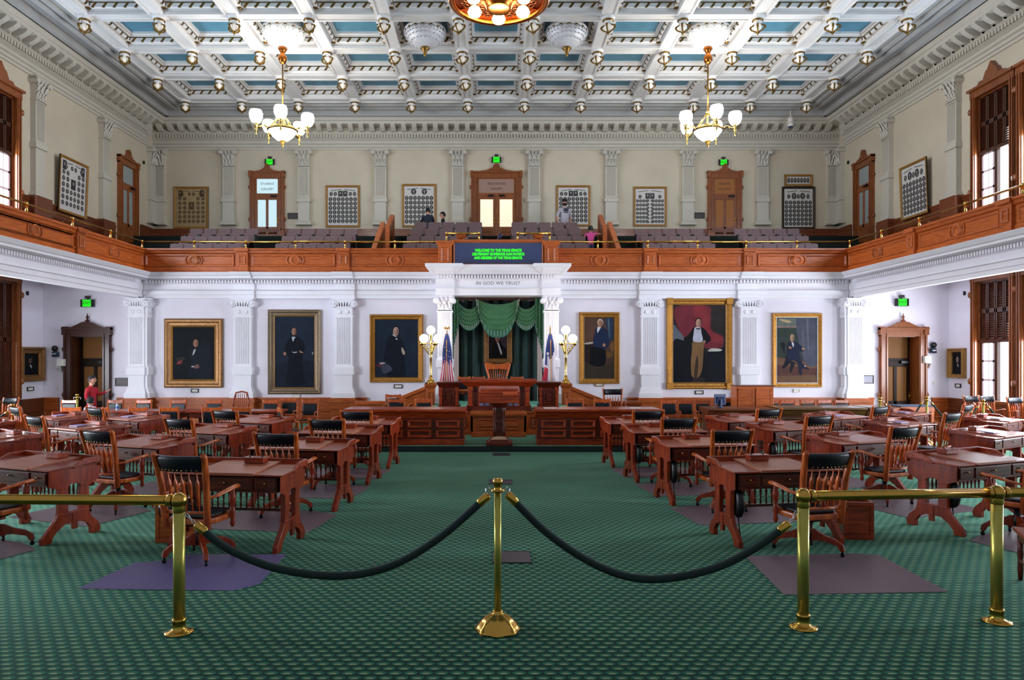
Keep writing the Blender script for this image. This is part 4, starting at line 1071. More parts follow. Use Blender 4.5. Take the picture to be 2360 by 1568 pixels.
# hanging equipment of the aisle desks on the right
k = 0
for sd, ci, ri, M, th in DESKS:
    if sd == 'R' and ci < 2 and ri < 3:
        o = [c for c in COL.objects if c.parent is None and c.name.startswith('senate_desk') and (Vector(c.location)-M.translation).length < .01][0]
        b = MB(); b.lathe([(.001, -.04), (.07, -.04), (.09, -.02), (.09, .02), (.07, .04), (.001, .04)], 14, (0, 0, 0), 0, T((-.5, -.17, .43)) @ Matrix.Rotation(pi/2, 4, 'Y') @ Matrix.Diagonal((1.7, 1, 1, 1)))
        b.tube([(-.5, -.17, .3), (-.5, -.19, .15), (-.49, -.2, .03)], .008, 5); b.build('cable_reel', BLACKP, o)

# ------------------------------------------------------------------ mats on the carpet
def vinyl(label, pts, m=MATG, z=.006):
    b = MB(); b.prism(pts, .001, z, 'z'); o = b.build('chair_mat', m)
    c = Vector((sum(p[0] for p in pts)/len(pts), sum(p[1] for p in pts)/len(pts), 0))
    for v in o.data.vertices: v.co -= c
    o.location = c; tag(o, label, 'chair mat', 'vinyl chair mats')
vinyl('violet vinyl mat behind the left brass post', [(-3.6, 5.98), (-2.25, 5.93), (-2.08, 6.1), (-2.12, 7.02), (-3.1, 7.02), (-3.28, 6.78), (-3.5, 6.74)], MATV)
vinyl('mauve vinyl mat behind the right brass post', [(2.42, 5.83), (3.84, 5.9), (3.86, 7.0), (3.6, 7.05), (2.5, 6.95)])
vinyl('dark mat at the right edge beside the last brass post', [(3.95, 5.2), (4.2, 4.75), (5.8, 4.75), (5.8, 5.5), (4.6, 5.5)], mat_mat('dark vinyl', (58, 50, 56)))
for sd, ci, ri, M, th in DESKS:
    if ri == 0 and ci == 0 or ci == 3: continue
    pts = []
    for a, b in ((-.68, -1.42), (.68, -1.42), (.68, -.5), (.3, -.36), (-.3, -.36), (-.68, -.5)):
        v = M @ Vector((a, b, 0)); pts.append((v.x, v.y))
    vinyl('mauve vinyl mat under the chair of the %s %s desk %s' % (side_n[sd], rw[ri], cn[ci]), pts)

# ================================================================== BRASS BARRIERS, STANCHION, ROPES
def barrier(label, posts, ends):
    r = thing('brass_barrier', label, 'brass barrier', posts[0][:2]+(0,), 0, 'brass barriers across the aisle'); o = Vector(r.location)
    for (x, y, zb) in posts:
        m = MB(); px_, py_ = x-o.x, y-o.y
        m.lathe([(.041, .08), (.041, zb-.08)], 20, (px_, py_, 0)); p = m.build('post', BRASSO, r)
        c = MB(); c.lathe([(.1, 0), (.1, .01), (.07, .016), (.052, .026), (.046, .04), (.046, .08), (.049, .085), (.049, .1), (.042, .104)], 24, (px_, py_, 0)); c.build('flange', BRASS, p)
        b = MB(); b.sph((px_, py_, zb), .058, 20, k=14); b.lathe([(.042, zb-.085), (.045, zb-.07), (.044, zb-.04)], 20, (px_, py_, 0), caps=False); b.build('ball', BRASS, p)
    P = [posts[0]]+list(posts[1:]); pts = ends[0:1]+[tuple(p) for p in posts]+ends[1:] if False else None
    seq = ends
    m = MB()
    for a, b in seq:
        a, b = Vector(a), Vector(b); d = (b-a).normalized()
        m.tube([a-o+d*.05, b-o-d*.05], .037, 16); m.tube([a-o+d*.045, a-o+d*.085], .046, 16); m.tube([b-o-d*.085, b-o-d*.045], .046, 16)
    m.build('rail', BRASS, r)
A = (-2.3, 5.04, .958); B_ = (2.27, 5.13, .972); C_ = (3.78, 5.24, .975)
barrier('brass post and rail at the left of the roped opening', [A], [((-7.4, 5.2, .958), A)])
barrier('brass rail on two posts at the right of the roped opening', [B_, C_], [(B_, C_), (C_, (7.6, 5.5, .98))])
def stanchion(label, loc, faceted=True):
    r = thing('rope_stanchion', label, 'stanchion', loc, 0, 'brass rope stanchions')
    b = MB(); b.lathe([(.165, 0), (.165, .012), (.15, .02), (.13, .055), (.08, .1), (.045, .115), (.035, .125), (.035, .14)], 32, lobes=(8, .05)); b.build('base', BRASS, r)
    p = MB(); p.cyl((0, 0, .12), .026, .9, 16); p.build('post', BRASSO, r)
    c = MB(); c.lathe([(.026, 1.0), (.03, 1.01), (.03, 1.03), (.026, 1.04), (.03, 1.06), (.037, 1.07), (.037, 1.1), (.03, 1.107), (.001, 1.11)], 18)
    c.lathe([(.03, 1.015), (.055, 1.017), (.055, 1.024), (.03, 1.026)], 18); c.build('cap', BRASS, r)
    for s in (-1, 1):
        h = MB(); h.tube([(s*.05, 0, 1.02), (s*.07, 0, 1.045), (s*.085, 0, 1.03), (s*.085, 0, .99), (s*.07, 0, .975)], .006, 6); h.build('hook', CHROME, r)
    return r
st0 = stanchion('brass rope stanchion with fluted dome base in the middle of the aisle', (X(1147, 5.1), 5.1, 0))
def rope(label, pts, r0, end0, end1, m=VELVET, hook=.1):
    o = Vector(pts[0]); r = thing('velvet_rope', label, 'rope', tuple(o), 0, 'dark green velvet ropes')
    P = [Vector(p) for p in pts]
    def cr(t):
        k = len(P)-1; f = t*k; i = min(int(f), k-1); f -= i
        p0, p1, p2, p3 = P[max(i-1, 0)], P[i], P[i+1], P[min(i+2, k)]
        return .5*((2*p1)+(p2-p0)*f+(2*p0-5*p1+4*p2-p3)*f*f+(-p0+3*p1-3*p2+p3)*f**3)
    S = [cr(i/40) for i in range(41)]
    m_ = MB(); m_.tube([q-o for q in S], r0, 14); m_.build('rope', m, r)
    for (a, b, e) in ((S[0], S[2], end0), (S[-1], S[-3], end1)):
        d = (a-b).normalized(); a = a-o
        c = MB(); c.lathe([(r0*.95, -.01), (r0*1.08, 0), (r0*1.08, r0*2.6), (r0*.95, r0*2.9), (r0*.5, r0*3.1)], 16, (0, 0, 0), 0, T(a-d*.01) @ d.to_track_quat('Z', 'Y').to_matrix().to_4x4()); c.build('end_cap', BRASS, r)
        e = Vector(e)-o; s = a+d*r0*3
        h = MB(); n = max(2, int((e-s).length/.028))
        for k in range(n):
            cc = s.lerp(e, (k+.5)/n); u = (e-s).normalized(); v = Vector((0, 1, 0)) if k % 2 else u.cross(Vector((0, 1, 0))).normalized()
            L = (e-s).length/n*.68
            h.tube([cc+u*L*cos(R(t))+v*L*.45*sin(R(t)) for t in range(0, 360, 45)], .0035, 5, closed=True)
        h.build('chain', CHROME, r)
q = lambda px, py, Y: (X(px, Y), Y, Z(py, Y))
rope('dark green velvet rope sagging from the left post to the middle stanchion', [q(470, 1224, 5.05), q(530, 1268, 5.05), q(640, 1311, 5.06), q(780, 1328, 5.07), q(900, 1305, 5.08), q(1010, 1242, 5.09), q(1108, 1158, 5.1)], .029, q(428, 1185, 5.04), q(1128, 1133, 5.1))
rope('dark green velvet rope sagging from the middle stanchion to the right post', [q(1186, 1156, 5.1), q(1260, 1228, 5.1), q(1350, 1290, 5.11), q(1440, 1328, 5.11), q(1535, 1334, 5.12), q(1650, 1309, 5.12), q(1740, 1264, 5.13), q(1800, 1221, 5.13)], .029, q(1166, 1133, 5.1), q(1836, 1180, 5.12))
for lab, px, Y in (('small brass stanchion among the left chairs at the picture edge', 29, 13.2), ('small brass stanchion before the left floor doorway', 178, 16.7), ('small brass stanchion beside the right floor doorway casing', 2028, 15.4), ('small brass stanchion with two ropes before the right floor doorway', 2136, 15.7), ('small brass stanchion with two ropes before the right window', 2266, 14.6)):
    dup(st0, (X(px, Y), Y, 0), 0, lab)
def far_rope(label, px, Y, px2, py2):
    a = (X(px, Y), Y, .99); s = 1 if px2 > px else -1
    b = (X(px2+s*14, Y), Y, Z(py2+22, Y)); st_ = (a[0]+s*.13, Y, a[2]-.06); m = tuple((p+q_)/2 for p, q_ in zip(st_, b))
    rope(label, [st_, m, b], .02, (a[0]+s*.09, Y, a[2]), (b[0]+s*.05, Y, b[2]-.05))
far_rope('green rope sloping left from the stanchion among the left chairs', 29, 13.2, -40, 975)
far_rope('green rope sloping right from the stanchion beside the right doorway casing', 2028, 15.4, 2046, 950)
far_rope('green rope sloping left from the stanchion before the right doorway', 2136, 15.7, 2112, 950)
far_rope('green rope sloping right from the stanchion before the right doorway', 2136, 15.7, 2170, 952)
far_rope('green rope sloping left from the stanchion before the right window', 2266, 14.6, 2232, 958)
far_rope('green rope sloping right from the stanchion before the right window', 2266, 14.6, 2300, 960)

# ------------------------------------------------------------------ bins, side table, floor plates
def bin_(label, loc, w, d, h, rz, bag):
    r = thing('waste_bin', label, 'waste bin', loc, rz, 'wooden waste bins')
    b = MB(); t = .018
    for (a, b2, c, e) in ((-w/2, w/2, -d/2, -d/2+t), (-w/2, w/2, d/2-t, d/2), (-w/2, -w/2+t, -d/2, d/2), (w/2-t, w/2, -d/2, d/2)): b.box(a, b2, c, e, 0, h)
    b.box(-w/2, w/2, -d/2, d/2, 0, t); b.ring(-w/2, w/2, 0, h, [(0, 0), (0, .012), (.04, .012), (.045, 0)], -d/2); b.build('box', OAK if bag else CHERRY, r, .004)
    if bag:
        g = MB(); g.lathe([(w*.62, -.14), (w*.7, -.05), (w*.66, .02), (w*.55, .05), (w*.48, .02), (w*.4, -.1)], 22, (0, 0, h), lobes=(7, .06), caps=False)
        g.build('bag', mat('black bin bag', (10, 10, 14), .2, spec=.8, bump=.8, bscale=14), r)
bin_('wooden waste bin with a black bag under the front desk left of the aisle', (X(372, 7.25)-.02, 7.62, 0), .3, .3, .42, 0, True)
bin_('open red wooden waste bin beside the front desk right of the aisle', (X(1973, 7.7), 7.75, 0), .31, .3, .41, R(-8), False)
r = thing('side_stool', 'dark red wooden stool cut off at the right edge', 'stool', (4.82, 6.0, 0), R(-24))
b = MB(); b.box(-.25, .25, -.2, .2, .43, .465); b.build('seat', CHERRY, r, .008)
b = MB(); b.box(-.22, .22, -.17, .17, .36, .43); b.build('apron', CHERRYD, r)
for a in (-1, 1):
    for c in (-1, 1):
        m = MB(); m.lathe([(.016, 0), (.024, .1), (.02, .18), (.026, .24), (.022, .28), (.026, .37)], 10, (a*.2, c*.15, 0)); m.build('leg', CHERRYD, r)
b = MB(); b.box(-.2, .2, -.015, .015, .17, .2); b.box(-.215, -.185, -.15, .15, .17, .2); b.box(.185, .215, -.15, .15, .17, .2); b.build('stretcher', CHERRYD, r)
def plate(label, x, y, w, d):
    r = thing('floor_outlet', label, 'floor outlet', (x, y, 0), 0, 'floor outlet covers in the aisle')
    b = MB(); b.box(-w/2, w/2, -d/2, d/2, .001, .008); b.build('cover', mat('dark speckled cover', (44, 26, 52), .4, var=.6, vscale=90), r)
    e = MB(); e.box(-w/2-.01, w/2+.01, -d/2-.01, -d/2, .001, .01); e.box(-w/2-.01, w/2+.01, d/2, d/2+.01, .001, .01); e.build('edge', BLACKM, r)
plate('dark floor outlet cover behind the middle stanchion', X(1179, 6.9), 6.92, .37, .38)
plate('dark floor outlet cover halfway up the aisle', X(1154, 11.07), 11.07, .36, .36)
plate('dark floor outlet cover just before the dais step', X(1155, 14.3), 14.2, .34, .3)
# ================================================================== DAIS AND ROSTRUM
d = MB(); d.box(-4.4, 4.6, 14.6, 20.95, .001, .12); o = struct(d.build('floor_dais', CARPET), 'low carpeted dais in front of the end wall')
e = MB(); e.box(-4.42, 4.62, 14.585, 14.6, .002, .122)
for i in range(150): e.lathe([(.001, -.012), (.012, 0), (.001, .012)], 6, (-4.35+i*.06, 14.585, .06))
struct(e.build('trim_dais_edge', mat('dark step edge', (16, 44, 36), .8, var=.6, vscale=40, col2=(10, 26, 22))), 'dark studded edge of the dais step')
p = MB(); p.box(-2.0, 2.1, 17.0, 20.95, .12, .69); struct(p.build('floor_rostrum', CARPET), 'raised carpeted rostrum platform')
def panelled(mb, x0, x1, y, z0, z1, n, inset=.1, raised=True):
    st = (x1-x0)/n
    for i in range(n):
        a, b = x0+i*st+inset/2, x0+(i+1)*st-inset/2
        mb.ring(a, b, z0, z1, [(0, 0), (0, .02), (.03, .02), (.05, .0)], y)
        if raised and b-a > .2 and z1-z0 > .18: mb.frus(a+.08, b-.08, y-.004, y, z0+.08, a+.08, b-.08, y-.004, y, z1-.08)
# platform front
rb = thing('rostrum_plinth', 'lighter oak panelled base projecting under the presiding desk', 'rostrum base', (.06, 16.3, .12))
b = MB(); b.box(-.6, .6, 0, .68, 0, .5); b.box(-.64, .64, -.04, .1, 0, .1); b.build('plinth', OAK, rb, .006)
b = MB(); b.box(-.66, .66, -.06, .68, .5, .57); b.box(-.62, .62, -.03, .1, .46, .5); b.build('cornice', OAK, rb, .006)
b = MB(); panelled(b, -.52, .52, 0, .17, .43, 2); b.frus(-.45, -.08, -.03, 0, .25, -.45, -.08, -.03, 0, .35); b.frus(.08, .45, -.03, 0, .25, .08, .45, -.03, 0, .35); b.build('panel', OAK, rb)
for s, nm in ((-1, 'left'), (1, 'right')):
    r = thing('rostrum_wing', 'oak panelled %s wing of the rostrum base' % nm, 'rostrum base', (.06+s*1.07, 16.75, .12), 0, 'rostrum wings')
    b = MB(); b.box(-.4, .4, 0, .24, 0, .57); b.box(-.42, .42, -.03, .05, 0, .1); b.box(-.43, .43, -.04, .24, .53, .57); b.build('base', OAK, r, .006)
    b = MB(); panelled(b, -.36, .36, 0, .16, .44, 2, .14); b.build('panel', OAKD, r)
# presiding desk
r = thing('presiding_desk', 'tall dark mahogany presiding desk on the rostrum under the green curtain', 'desk', (.07, 17.05, .69))
b = MB(); b.box(-.76, .76, 0, .7, 0, .6); b.box(-.8, .8, -.04, .7, 0, .1); b.build('body', CHERRYD, r, .006)
t = MB(); t.frus(-.8, .8, -.03, .72, .58, -.92, .92, -.14, .78, .69); t.box(-.93, .93, -.15, .8, .69, .755); t.build('desk_top', CHERRY, r, .008)
for x in (-.7, -.45, .45, .7):
    c = MB(); c.box(x-.05, x+.05, -.05, 0, .1, .56); c.box(x-.065, x+.065, -.07, 0, .48, .58); c.box(x-.065, x+.065, -.065, 0, .1, .16); c.build('pilaster', CHERRY, r, .005)
b = MB(); panelled(b, -.66, -.49, 0, .16, .5, 1, .02); panelled(b, .49, .66, 0, .16, .5, 1, .02); panelled(b, -.38, .38, 0, .16, .5, 2); b.build('panel', CHERRYD, r)
for s, nm in ((-1, 'left'), (1, 'right')):
    r = thing('side_cabinet', 'dark mahogany pedestal cabinet %s of the presiding desk' % nm, 'cabinet', (.07+s*1.245, 17.3, .69), 0, 'cabinets beside the presiding desk')
    b = MB(); b.box(-.24, .24, 0, .5, .0, .56); b.box(-.27, .27, -.03, .5, 0, .1); b.build('body', CHERRYD, r, .006)
    t = MB(); t.frus(-.24, .24, 0, .5, .54, -.3, .3, -.07, .55, .65); t.box(-.31, .31, -.08, .56, .65, .69); t.build('cabinet_top', CHERRYD, r, .006)
    for x in (-.2, .2):
        c = MB(); c.box(x-.035, x+.035, -.035, 0, .1, .5); c.box(x-.05, x+.05, -.05, 0, .46, .55); c.build('pilaster', CHERRY, r)
    dd = MB(); panelled(dd, -.14, .14, -.005, .14, .48, 1, .0); dd.box(-.06, .06, -.03, 0, .2, .4); dd.build('door', CHERRYD, r)
# front counters on the dais
def counter(label, x0, x1, y, z0, h, depth, np_, m=CHERRY, group='long counters before the rostrum', drawers=False, md=CHERRYD):
    r = thing('counter', label, 'counter', ((x0+x1)/2, y, z0), 0, group); w = (x1-x0)/2
    b = MB(); b.box(-w+.06, w-.06, .1, depth, 0, h-.12); b.box(-w+.04, w-.04, .07, depth, 0, .13); b.build('body', m, r, .006)
    t = MB(); t.prism([(-.06, h), (-.06, h-.05), (.0, h-.08), (.08, h-.2), (.14, h-.2), (depth+.04, h-.1), (depth+.04, h)], -w, w, 'x'); t.build('counter_top', m, r, .008)
    c = MB(); c.box(-w+.05, w-.05, .085, .1, .13, h-.18); c.build('backing', md, r)
    p = MB(); n = np_; st = 2*(w-.08)/n
    for i in range(n):
        a, bb = -w+.08+i*st+.05, -w+.08+(i+1)*st-.05
        for z in (.17, .17+(h-.4)/2+.02): p.ring(a, bb, z, z+(h-.4)/2-.03, [(0, 0), (0, .025), (.03, .025), (.05, .0)], .085)
    p.build('panel', m, r)
    if drawers:
        for k in range(4):
            dw = MB(); zz = .16+k*.15; dw.box(-w+.12, -w+.5, .06, .085, zz, zz+.12); q = dw.build('drawer', m, r, .004)
            kn = MB(); kn.sph((-w+.31, .055, zz+.06), .014, 8); kn.build('knob', BRASSL, q)
    return r
counter('long cherry counter with raised panels left of the centre lectern', X(790, 14.6), X(1073, 14.6), 14.68, .12, .775, .7, 4)
counter('long cherry counter with raised panels right of the centre lectern', X(1234, 14.6), X(1526, 14.6), 14.68, .12, .775, .7, 4)
OV = wood('olive oak', (74, 50, 20), (124, 84, 38), .35)
counter('cherry desk with overhanging top carrying a computer monitor', X(1634, 16.0), X(1786, 16.0), 16.05, 0, .81, .7, 2, OAKD, 'press desks at the right', True)
counter('long desk with overhanging olive top right of the tall oak cabinet', X(1792, 16.1), X(2000, 16.1), 16.15, 0, .82, .7, 3, OV, 'press desks at the right')
counter('low olive topped desk before the right corner pilaster', X(2003, 16.2), X(2072, 16.2), 16.25, 0, .82, .7, 1, OV, 'press desks at the right')
r = thing('work_table', 'plain oak table with a blue top before the right floor doorway', 'table', ((X(2075, 16.4)+X(2158, 16.4))/2, 16.7, 0), 0)
b = MB(); b.box(-.42, .42, -.3, .3, .82, .84); b.build('table_top', mat('blue baize', (54, 74, 104), .7), r)
b = MB(); b.box(-.4, .4, -.28, .28, .7, .82); b.build('apron', OAK, r, .005)
for a in (-1, 1):
    for c in (-1, 1):
        m = MB(); m.box(a*.39, a*.33, c*.27, c*.21, 0, .7); m.build('leg', OAK, r)
# centre lectern
r = thing('lectern', 'mahogany lectern on a carved pedestal in front of the presiding desk', 'lectern', (.07, 14.85, .12))
b = MB(); b.box(-.28, .28, -.26, .26, 0, .08); b.frus(-.25, .25, -.23, .23, .08, -.2, .2, -.18, .18, .12); b.frus(-.2, .2, -.18, .18, .12, -.12, .12, -.11, .11, .2); b.build('base', CHERRYD, r, .012)
b = MB(); b.box(-.115, .115, -.1, .1, .18, .9); b.frus(-.115, .115, -.1, .1, .8, -.16, .16, -.15, .15, .9)
for s in (-1, 1): b.lathe([(.03, .2), (.04, .3), (.025, .4), (.03, .7), (.04, .78), (.03, .82)], 10, (s*.1, -.1, 0))
b.lathe([(.09, -.1), (.09, -.115), (.075, -.12), (.06, -.11)], 20, (0, 0, .55), ax='y', caps=False); b.build('pedestal', CHERRYD, r, .01)
b = MB(); b.box(-.42, .42, -.2, .25, .9, 1.06); b.box(-.4, .4, -.1, .25, 1.06, 1.2); b.box(-.44, .44, -.22, .27, 1.05, 1.08)
b.prism([(-.12, 1.14), (.26, 1.25), (.26, 1.2), (-.12, 1.1)], -.43, .43, 'x'); b.build('desk_box', CHERRY, r, .008)
b = MB(); b.box(.08, .38, -.19, -.02, 1.082, 1.14); tag(b.build('book', mat('orange book cover', (190, 84, 40), .5), loc=(.07, 14.85, .12), bev=.004), 'orange book lying on the ledge of the mahogany lectern', 'book')
pb = None
for lab, x in (('small blue white paper box at the outer left under the lectern ledge', -.37), ('small blue white paper box at the inner left under the lectern ledge', -.25), ('small blue white paper box at the inner right under the lectern ledge', .25), ('small blue white paper box at the outer right under the lectern ledge', .37)):
    if pb is None:
        b = MB(); b.box(-.045, .045, -.05, .05, 0, .07); pb = b.build('paper_box', mat('blue white carton', (150, 160, 214), .5, var=.4, vscale=30), loc=(.06+x, 14.98, .95)); tag(pb, lab, 'box', 'paper boxes on the lectern')
    else: dup(pb, (.06+x, 14.98, .95), None, lab)

# portico
for s, nm in ((-1, 'left'), (1, 'right')):
    pilaster('pilaster', 'square white column on the %s side of the curtained rostrum' % nm, (X(1025 if s < 0 else 1271, 19.6), 19.75, 0), 0, (3.73, 3.32, 1.95, 1.7, 1.25, .69), .4, WHITE, False, proj=.2, depth=.2)
c = MB(); P3 = [(0, 3.73), (.12, 3.73), (.12, 3.9), (.16, 3.93), (.08, 3.95), (.08, 4.17), (.14, 4.19), (.14, 4.29), (.26, 4.31), (.36, 4.4), (.42, 4.5), (.42, 4.56), (0, 4.57)]
c.prism([(19.6-dd_, z) for dd_, z in P3]+[(21.0, 4.57), (21.0, 3.73)], X(1012, 19.3), X(1281, 19.3), 'x')
for px in (1025, 1271): x = X(px, 19.4); c.prism([(19.52-dd_, z) for dd_, z in P3]+[(21.0, 4.575), (21.0, 3.728)], x-.26, x+.26, 'x'); c.frus(x-.3, x+.3, 19.3, 20.9, 4.31, x-.52, x+.52, 19.08, 20.9, 4.5); c.box(x-.52, x+.52, 19.08, 20.9, 4.5, 4.58)
x0, x1 = X(1008, 19.3), X(1284, 19.3)
for i in range(int((x1-x0)/.085)): c.box(x0+i*.085, x0+i*.085+.048, 19.36, 19.47, 4.2, 4.285)
for z in (4.01,): pass
po = c.build('trim_portico', WHITE); struct(po, 'white portico entablature over the green curtain with incised motto')
tx = text('lettering', 'IN GOD WE TRUST', .13, po, (X(1148, 19.5), 19.516, Z(653, 19.5)), LETTER, .0015, 1.06, .0, 1.06)

# curtain, valance
r = thing('curtain', 'dark green pleated velvet curtain hanging behind the presiding desk', 'curtain', (.06, 20.72, .69))
b = MB(); V = []; n = 160; hw = 1.42
for i in range(n+1):
    u = -hw+2*hw*i/n; y = .11*sin(u*21+.6*sin(u*5))+.02*sin(u*47)
    V += [(u, y*.9, 0), (u, y, 1.5), (u, y*.8, 3.0)]
FS = [(i*3+j, (i+1)*3+j, (i+1)*3+j+1, i*3+j+1) for i in range(n) for j in range(2)]
b.add(V, FS, 0, None, True); cu = b.build('drape', GREEND, r); so = cu.modifiers.new('thick', 'SOLIDIFY'); so.thickness = .01
b = MB(); b.tube([(-1.45, 0, 3.0), (1.45, 0, 3.0)], .03, 8); b.build('curtain_rail', DOORD, r)
r = thing('valance', 'green swagged valance with star embroidered borders under the portico', 'valance', (.06, 20.2, 0))
b = MB(); b.box(-1.4, 1.4, -.02, .1, 3.66, 3.73); b.build('pelmet_board', DOORD, r)
def swag(cx, hw, zt, drop, y0, nf, edge):
    b = MB(); V = []; NU, NV = 28, 40; mi = []
    for j in range(NV+1):
        v = j/NV
        for i in range(NU+1):
            u = -1+2*i/NU
            prof = (1-abs(u)**3.2) if edge else .62+.38*(1-u*u)
            top = (.16 if edge else .32)*(1-u*u)
            x = cx+hw*u*(1-.04*v*edge)
            z = zt-drop*(top*(1-v)+v*prof)
            y = y0-.05*(1-u*u)-.065*(abs(sin(pi*nf*v))**.7)*(1-.45*abs(u))*(v < .86)
            V.append((x, y, z))
    FS = [(j*(NU+1)+i, j*(NU+1)+i+1, (j+1)*(NU+1)+i+1, (j+1)*(NU+1)+i) for j in range(NV) for i in range(NU)]
    b.add(V, FS, 0, None, True)
    for k, (j, i) in enumerate([(j, i) for j in range(NV) for i in range(NU)]):
        if j >= NV*.8: b.m[k] = 1
    at = lambda j, i: V[int(j)*(NU+1)+int(i)]
    for i in range(1, NU):
        for j in (NV*.84, NV*.89, NV*.945):
            if (i % 2): continue
            p = at(j, i); b.cbox((p[0], p[1]-.012, p[2]), (.02, .008, .02), 2)
    if edge:
        for i in (1, 2):
            for j in range(2, NV, 3):
                for ii in (i, NU-i):
                    p = at(j, ii); b.cbox((p[0], p[1]-.012, p[2]), (.018, .008, .018), 2)
    return b.build('swag', [GREENV, GREENT, STARW], r)
k = 20.2/F
sx = lambda px: (px-1143)*k-.06
swag((sx(1055)+sx(1108))/2, (sx(1112)-sx(1053))/2, 3.68, .92, .0, 5, 0)
swag((sx(1188)+sx(1237))/2, (sx(1239)-sx(1182))/2, 3.68, .92, .0, 5, 0)
swag((sx(1096)+sx(1198))/2, (sx(1200)-sx(1094))/2, 3.7, 1.14, -.07, 6, 1)
for s, (pa, pb) in ((-1, (1036, 1057)), (1, (1257, 1233))):
    b = MB(); V = []; NU, NV = 16, 20
    for j in range(NV+1):
        v = j/NV
        for i in range(NU+1):
            u = i/NU      # 0 outer edge, 1 inner edge
            zl = 3.7-(1.9-1.05*u)*v
            V.append((sx(pa)+(sx(pb)-sx(pa))*u, -.04+.03*sin(u*20), zl))
    b.add(V, [(j*(NU+1)+i, j*(NU+1)+i+1, (j+1)*(NU+1)+i+1, (j+1)*(NU+1)+i) for j in range(NV) for i in range(NU)], 0, None, True)
    for k2, (j, i) in enumerate([(j, i) for j in range(NV) for i in range(NU)]):
        if j >= NV*.82: b.m[k2] = 1
    for i in range(1, NU, 3):
        for j in (17, 18, 19): p = V[j*(NU+1)+i]; b.cbox((p[0], p[1]-.03, p[2]), (.02, .01, .02), 2)
    b.build('jabot', [GREENV, GREENT, STARW], r)

# flags
def flag(label, x, y, z0, us):
    r = thing('flag', label, 'flag', (x, y, z0), 0, 'flags beside the curtain')
    p = MB(); p.cyl((0, 0, .0), .014, 2.05, 10); p.build('pole', GOLDF, r)
    b = MB(); b.lathe([(.15, 0), (.14, .03), (.03, .06), (.02, .1)], 16); b.build('base', BRASS, r)
    f = MB()
    if us:
        f.sph((.0, 0, 2.1), .025, 8)
        for s in (-1, 1): f.add([(0, 0, 2.08), (s*.05, 0, 2.16), (s*.09, 0, 2.1), (s*.04, 0, 2.07), (0, .02, 2.1)], [(0, 3, 4), (1, 2, 3, 4)])
    else: f.lathe([(.012, 2.05), (.02, 2.1), (.001, 2.2)], 8)
    f.build('finial', GOLDF, r)
    c = MB(); NU, NV = 24, 30; V = []
    for j in range(NV+1):
        v = j/NV; wd = .03+.24*v**.7; sh = (.03 if us else -.02)*v
        for i in range(NU+1):
            u = i/NU*2-1
            V.append((sh+u*wd*(.9+.1*sin(9*v)), -.03-.05*v*(.5+.5*cos(u*9)), 1.93-1.75*v-.04*cos(u*3)))
    c.add(V, [(j*(NU+1)+i, j*(NU+1)+i+1, (j+1)*(NU+1)+i+1, (j+1)*(NU+1)+i) for j in range(NV) for i in range(NU)], 0, None, True)
    for k2, (j, i) in enumerate([(j, i) for j in range(NV) for i in range(NU)]):
        u = i/NU; v = j/NV
        if us:
            if v < .42+.05*sin(i*.9): c.m[k2] = 2
            else: c.m[k2] = 0 if (i//2) % 2 == 0 else 1
        else:
            c.m[k2] = 2 if v < .38-.3*abs(u-.55) or (u < .2 and v < .5) else (0 if u < .24+.1*v and v > .5 else 1)
    if us:
        for (j, i) in ((6, 6), (7, 12), (8, 18), (9, 9), (10, 15), (11, 5), (11, 20)):
            p = V[j*(NU+1)+i]; c.cbox((p[0], p[1]-.012, p[2]), (.02, .006, .02), 1)
    else:
        p = V[9*(NU+1)+6]; oval(c, p[0], p[2], .045, .045, p[1]-.02, 1, 5)
    c.build('cloth', [FLR, FLW, FLB], r)
    g = MB(); g.tube([V[j*(NU+1)+(10 if us else 14)] for j in range(2, NV, 2)], .012, 5); g.tube([(V[(NV-1)*(NU+1)+i][0], V[(NV-1)*(NU+1)+i][1]-.01, V[(NV-1)*(NU+1)+i][2]) for i in range(4 if us else 14, NU+1, 2)], .02, 5); g.build('gold_fringe', GOLDC, r)
FLR = mat('flag red', (190, 24, 56), .7); FLW = mat('flag white', (226, 214, 226), .7); FLB = mat('flag blue', (40, 56, 120), .7); GOLDC = mat('gold cord', (206, 140, 40), .5)
flag('striped flag with blue starred canton on a pole left of the curtain', X(1030, 19.2), 19.2, .69, True)
flag('white red and blue flag with one star on a pole right of the curtain', X(1268, 19.2), 19.2, .69, False)

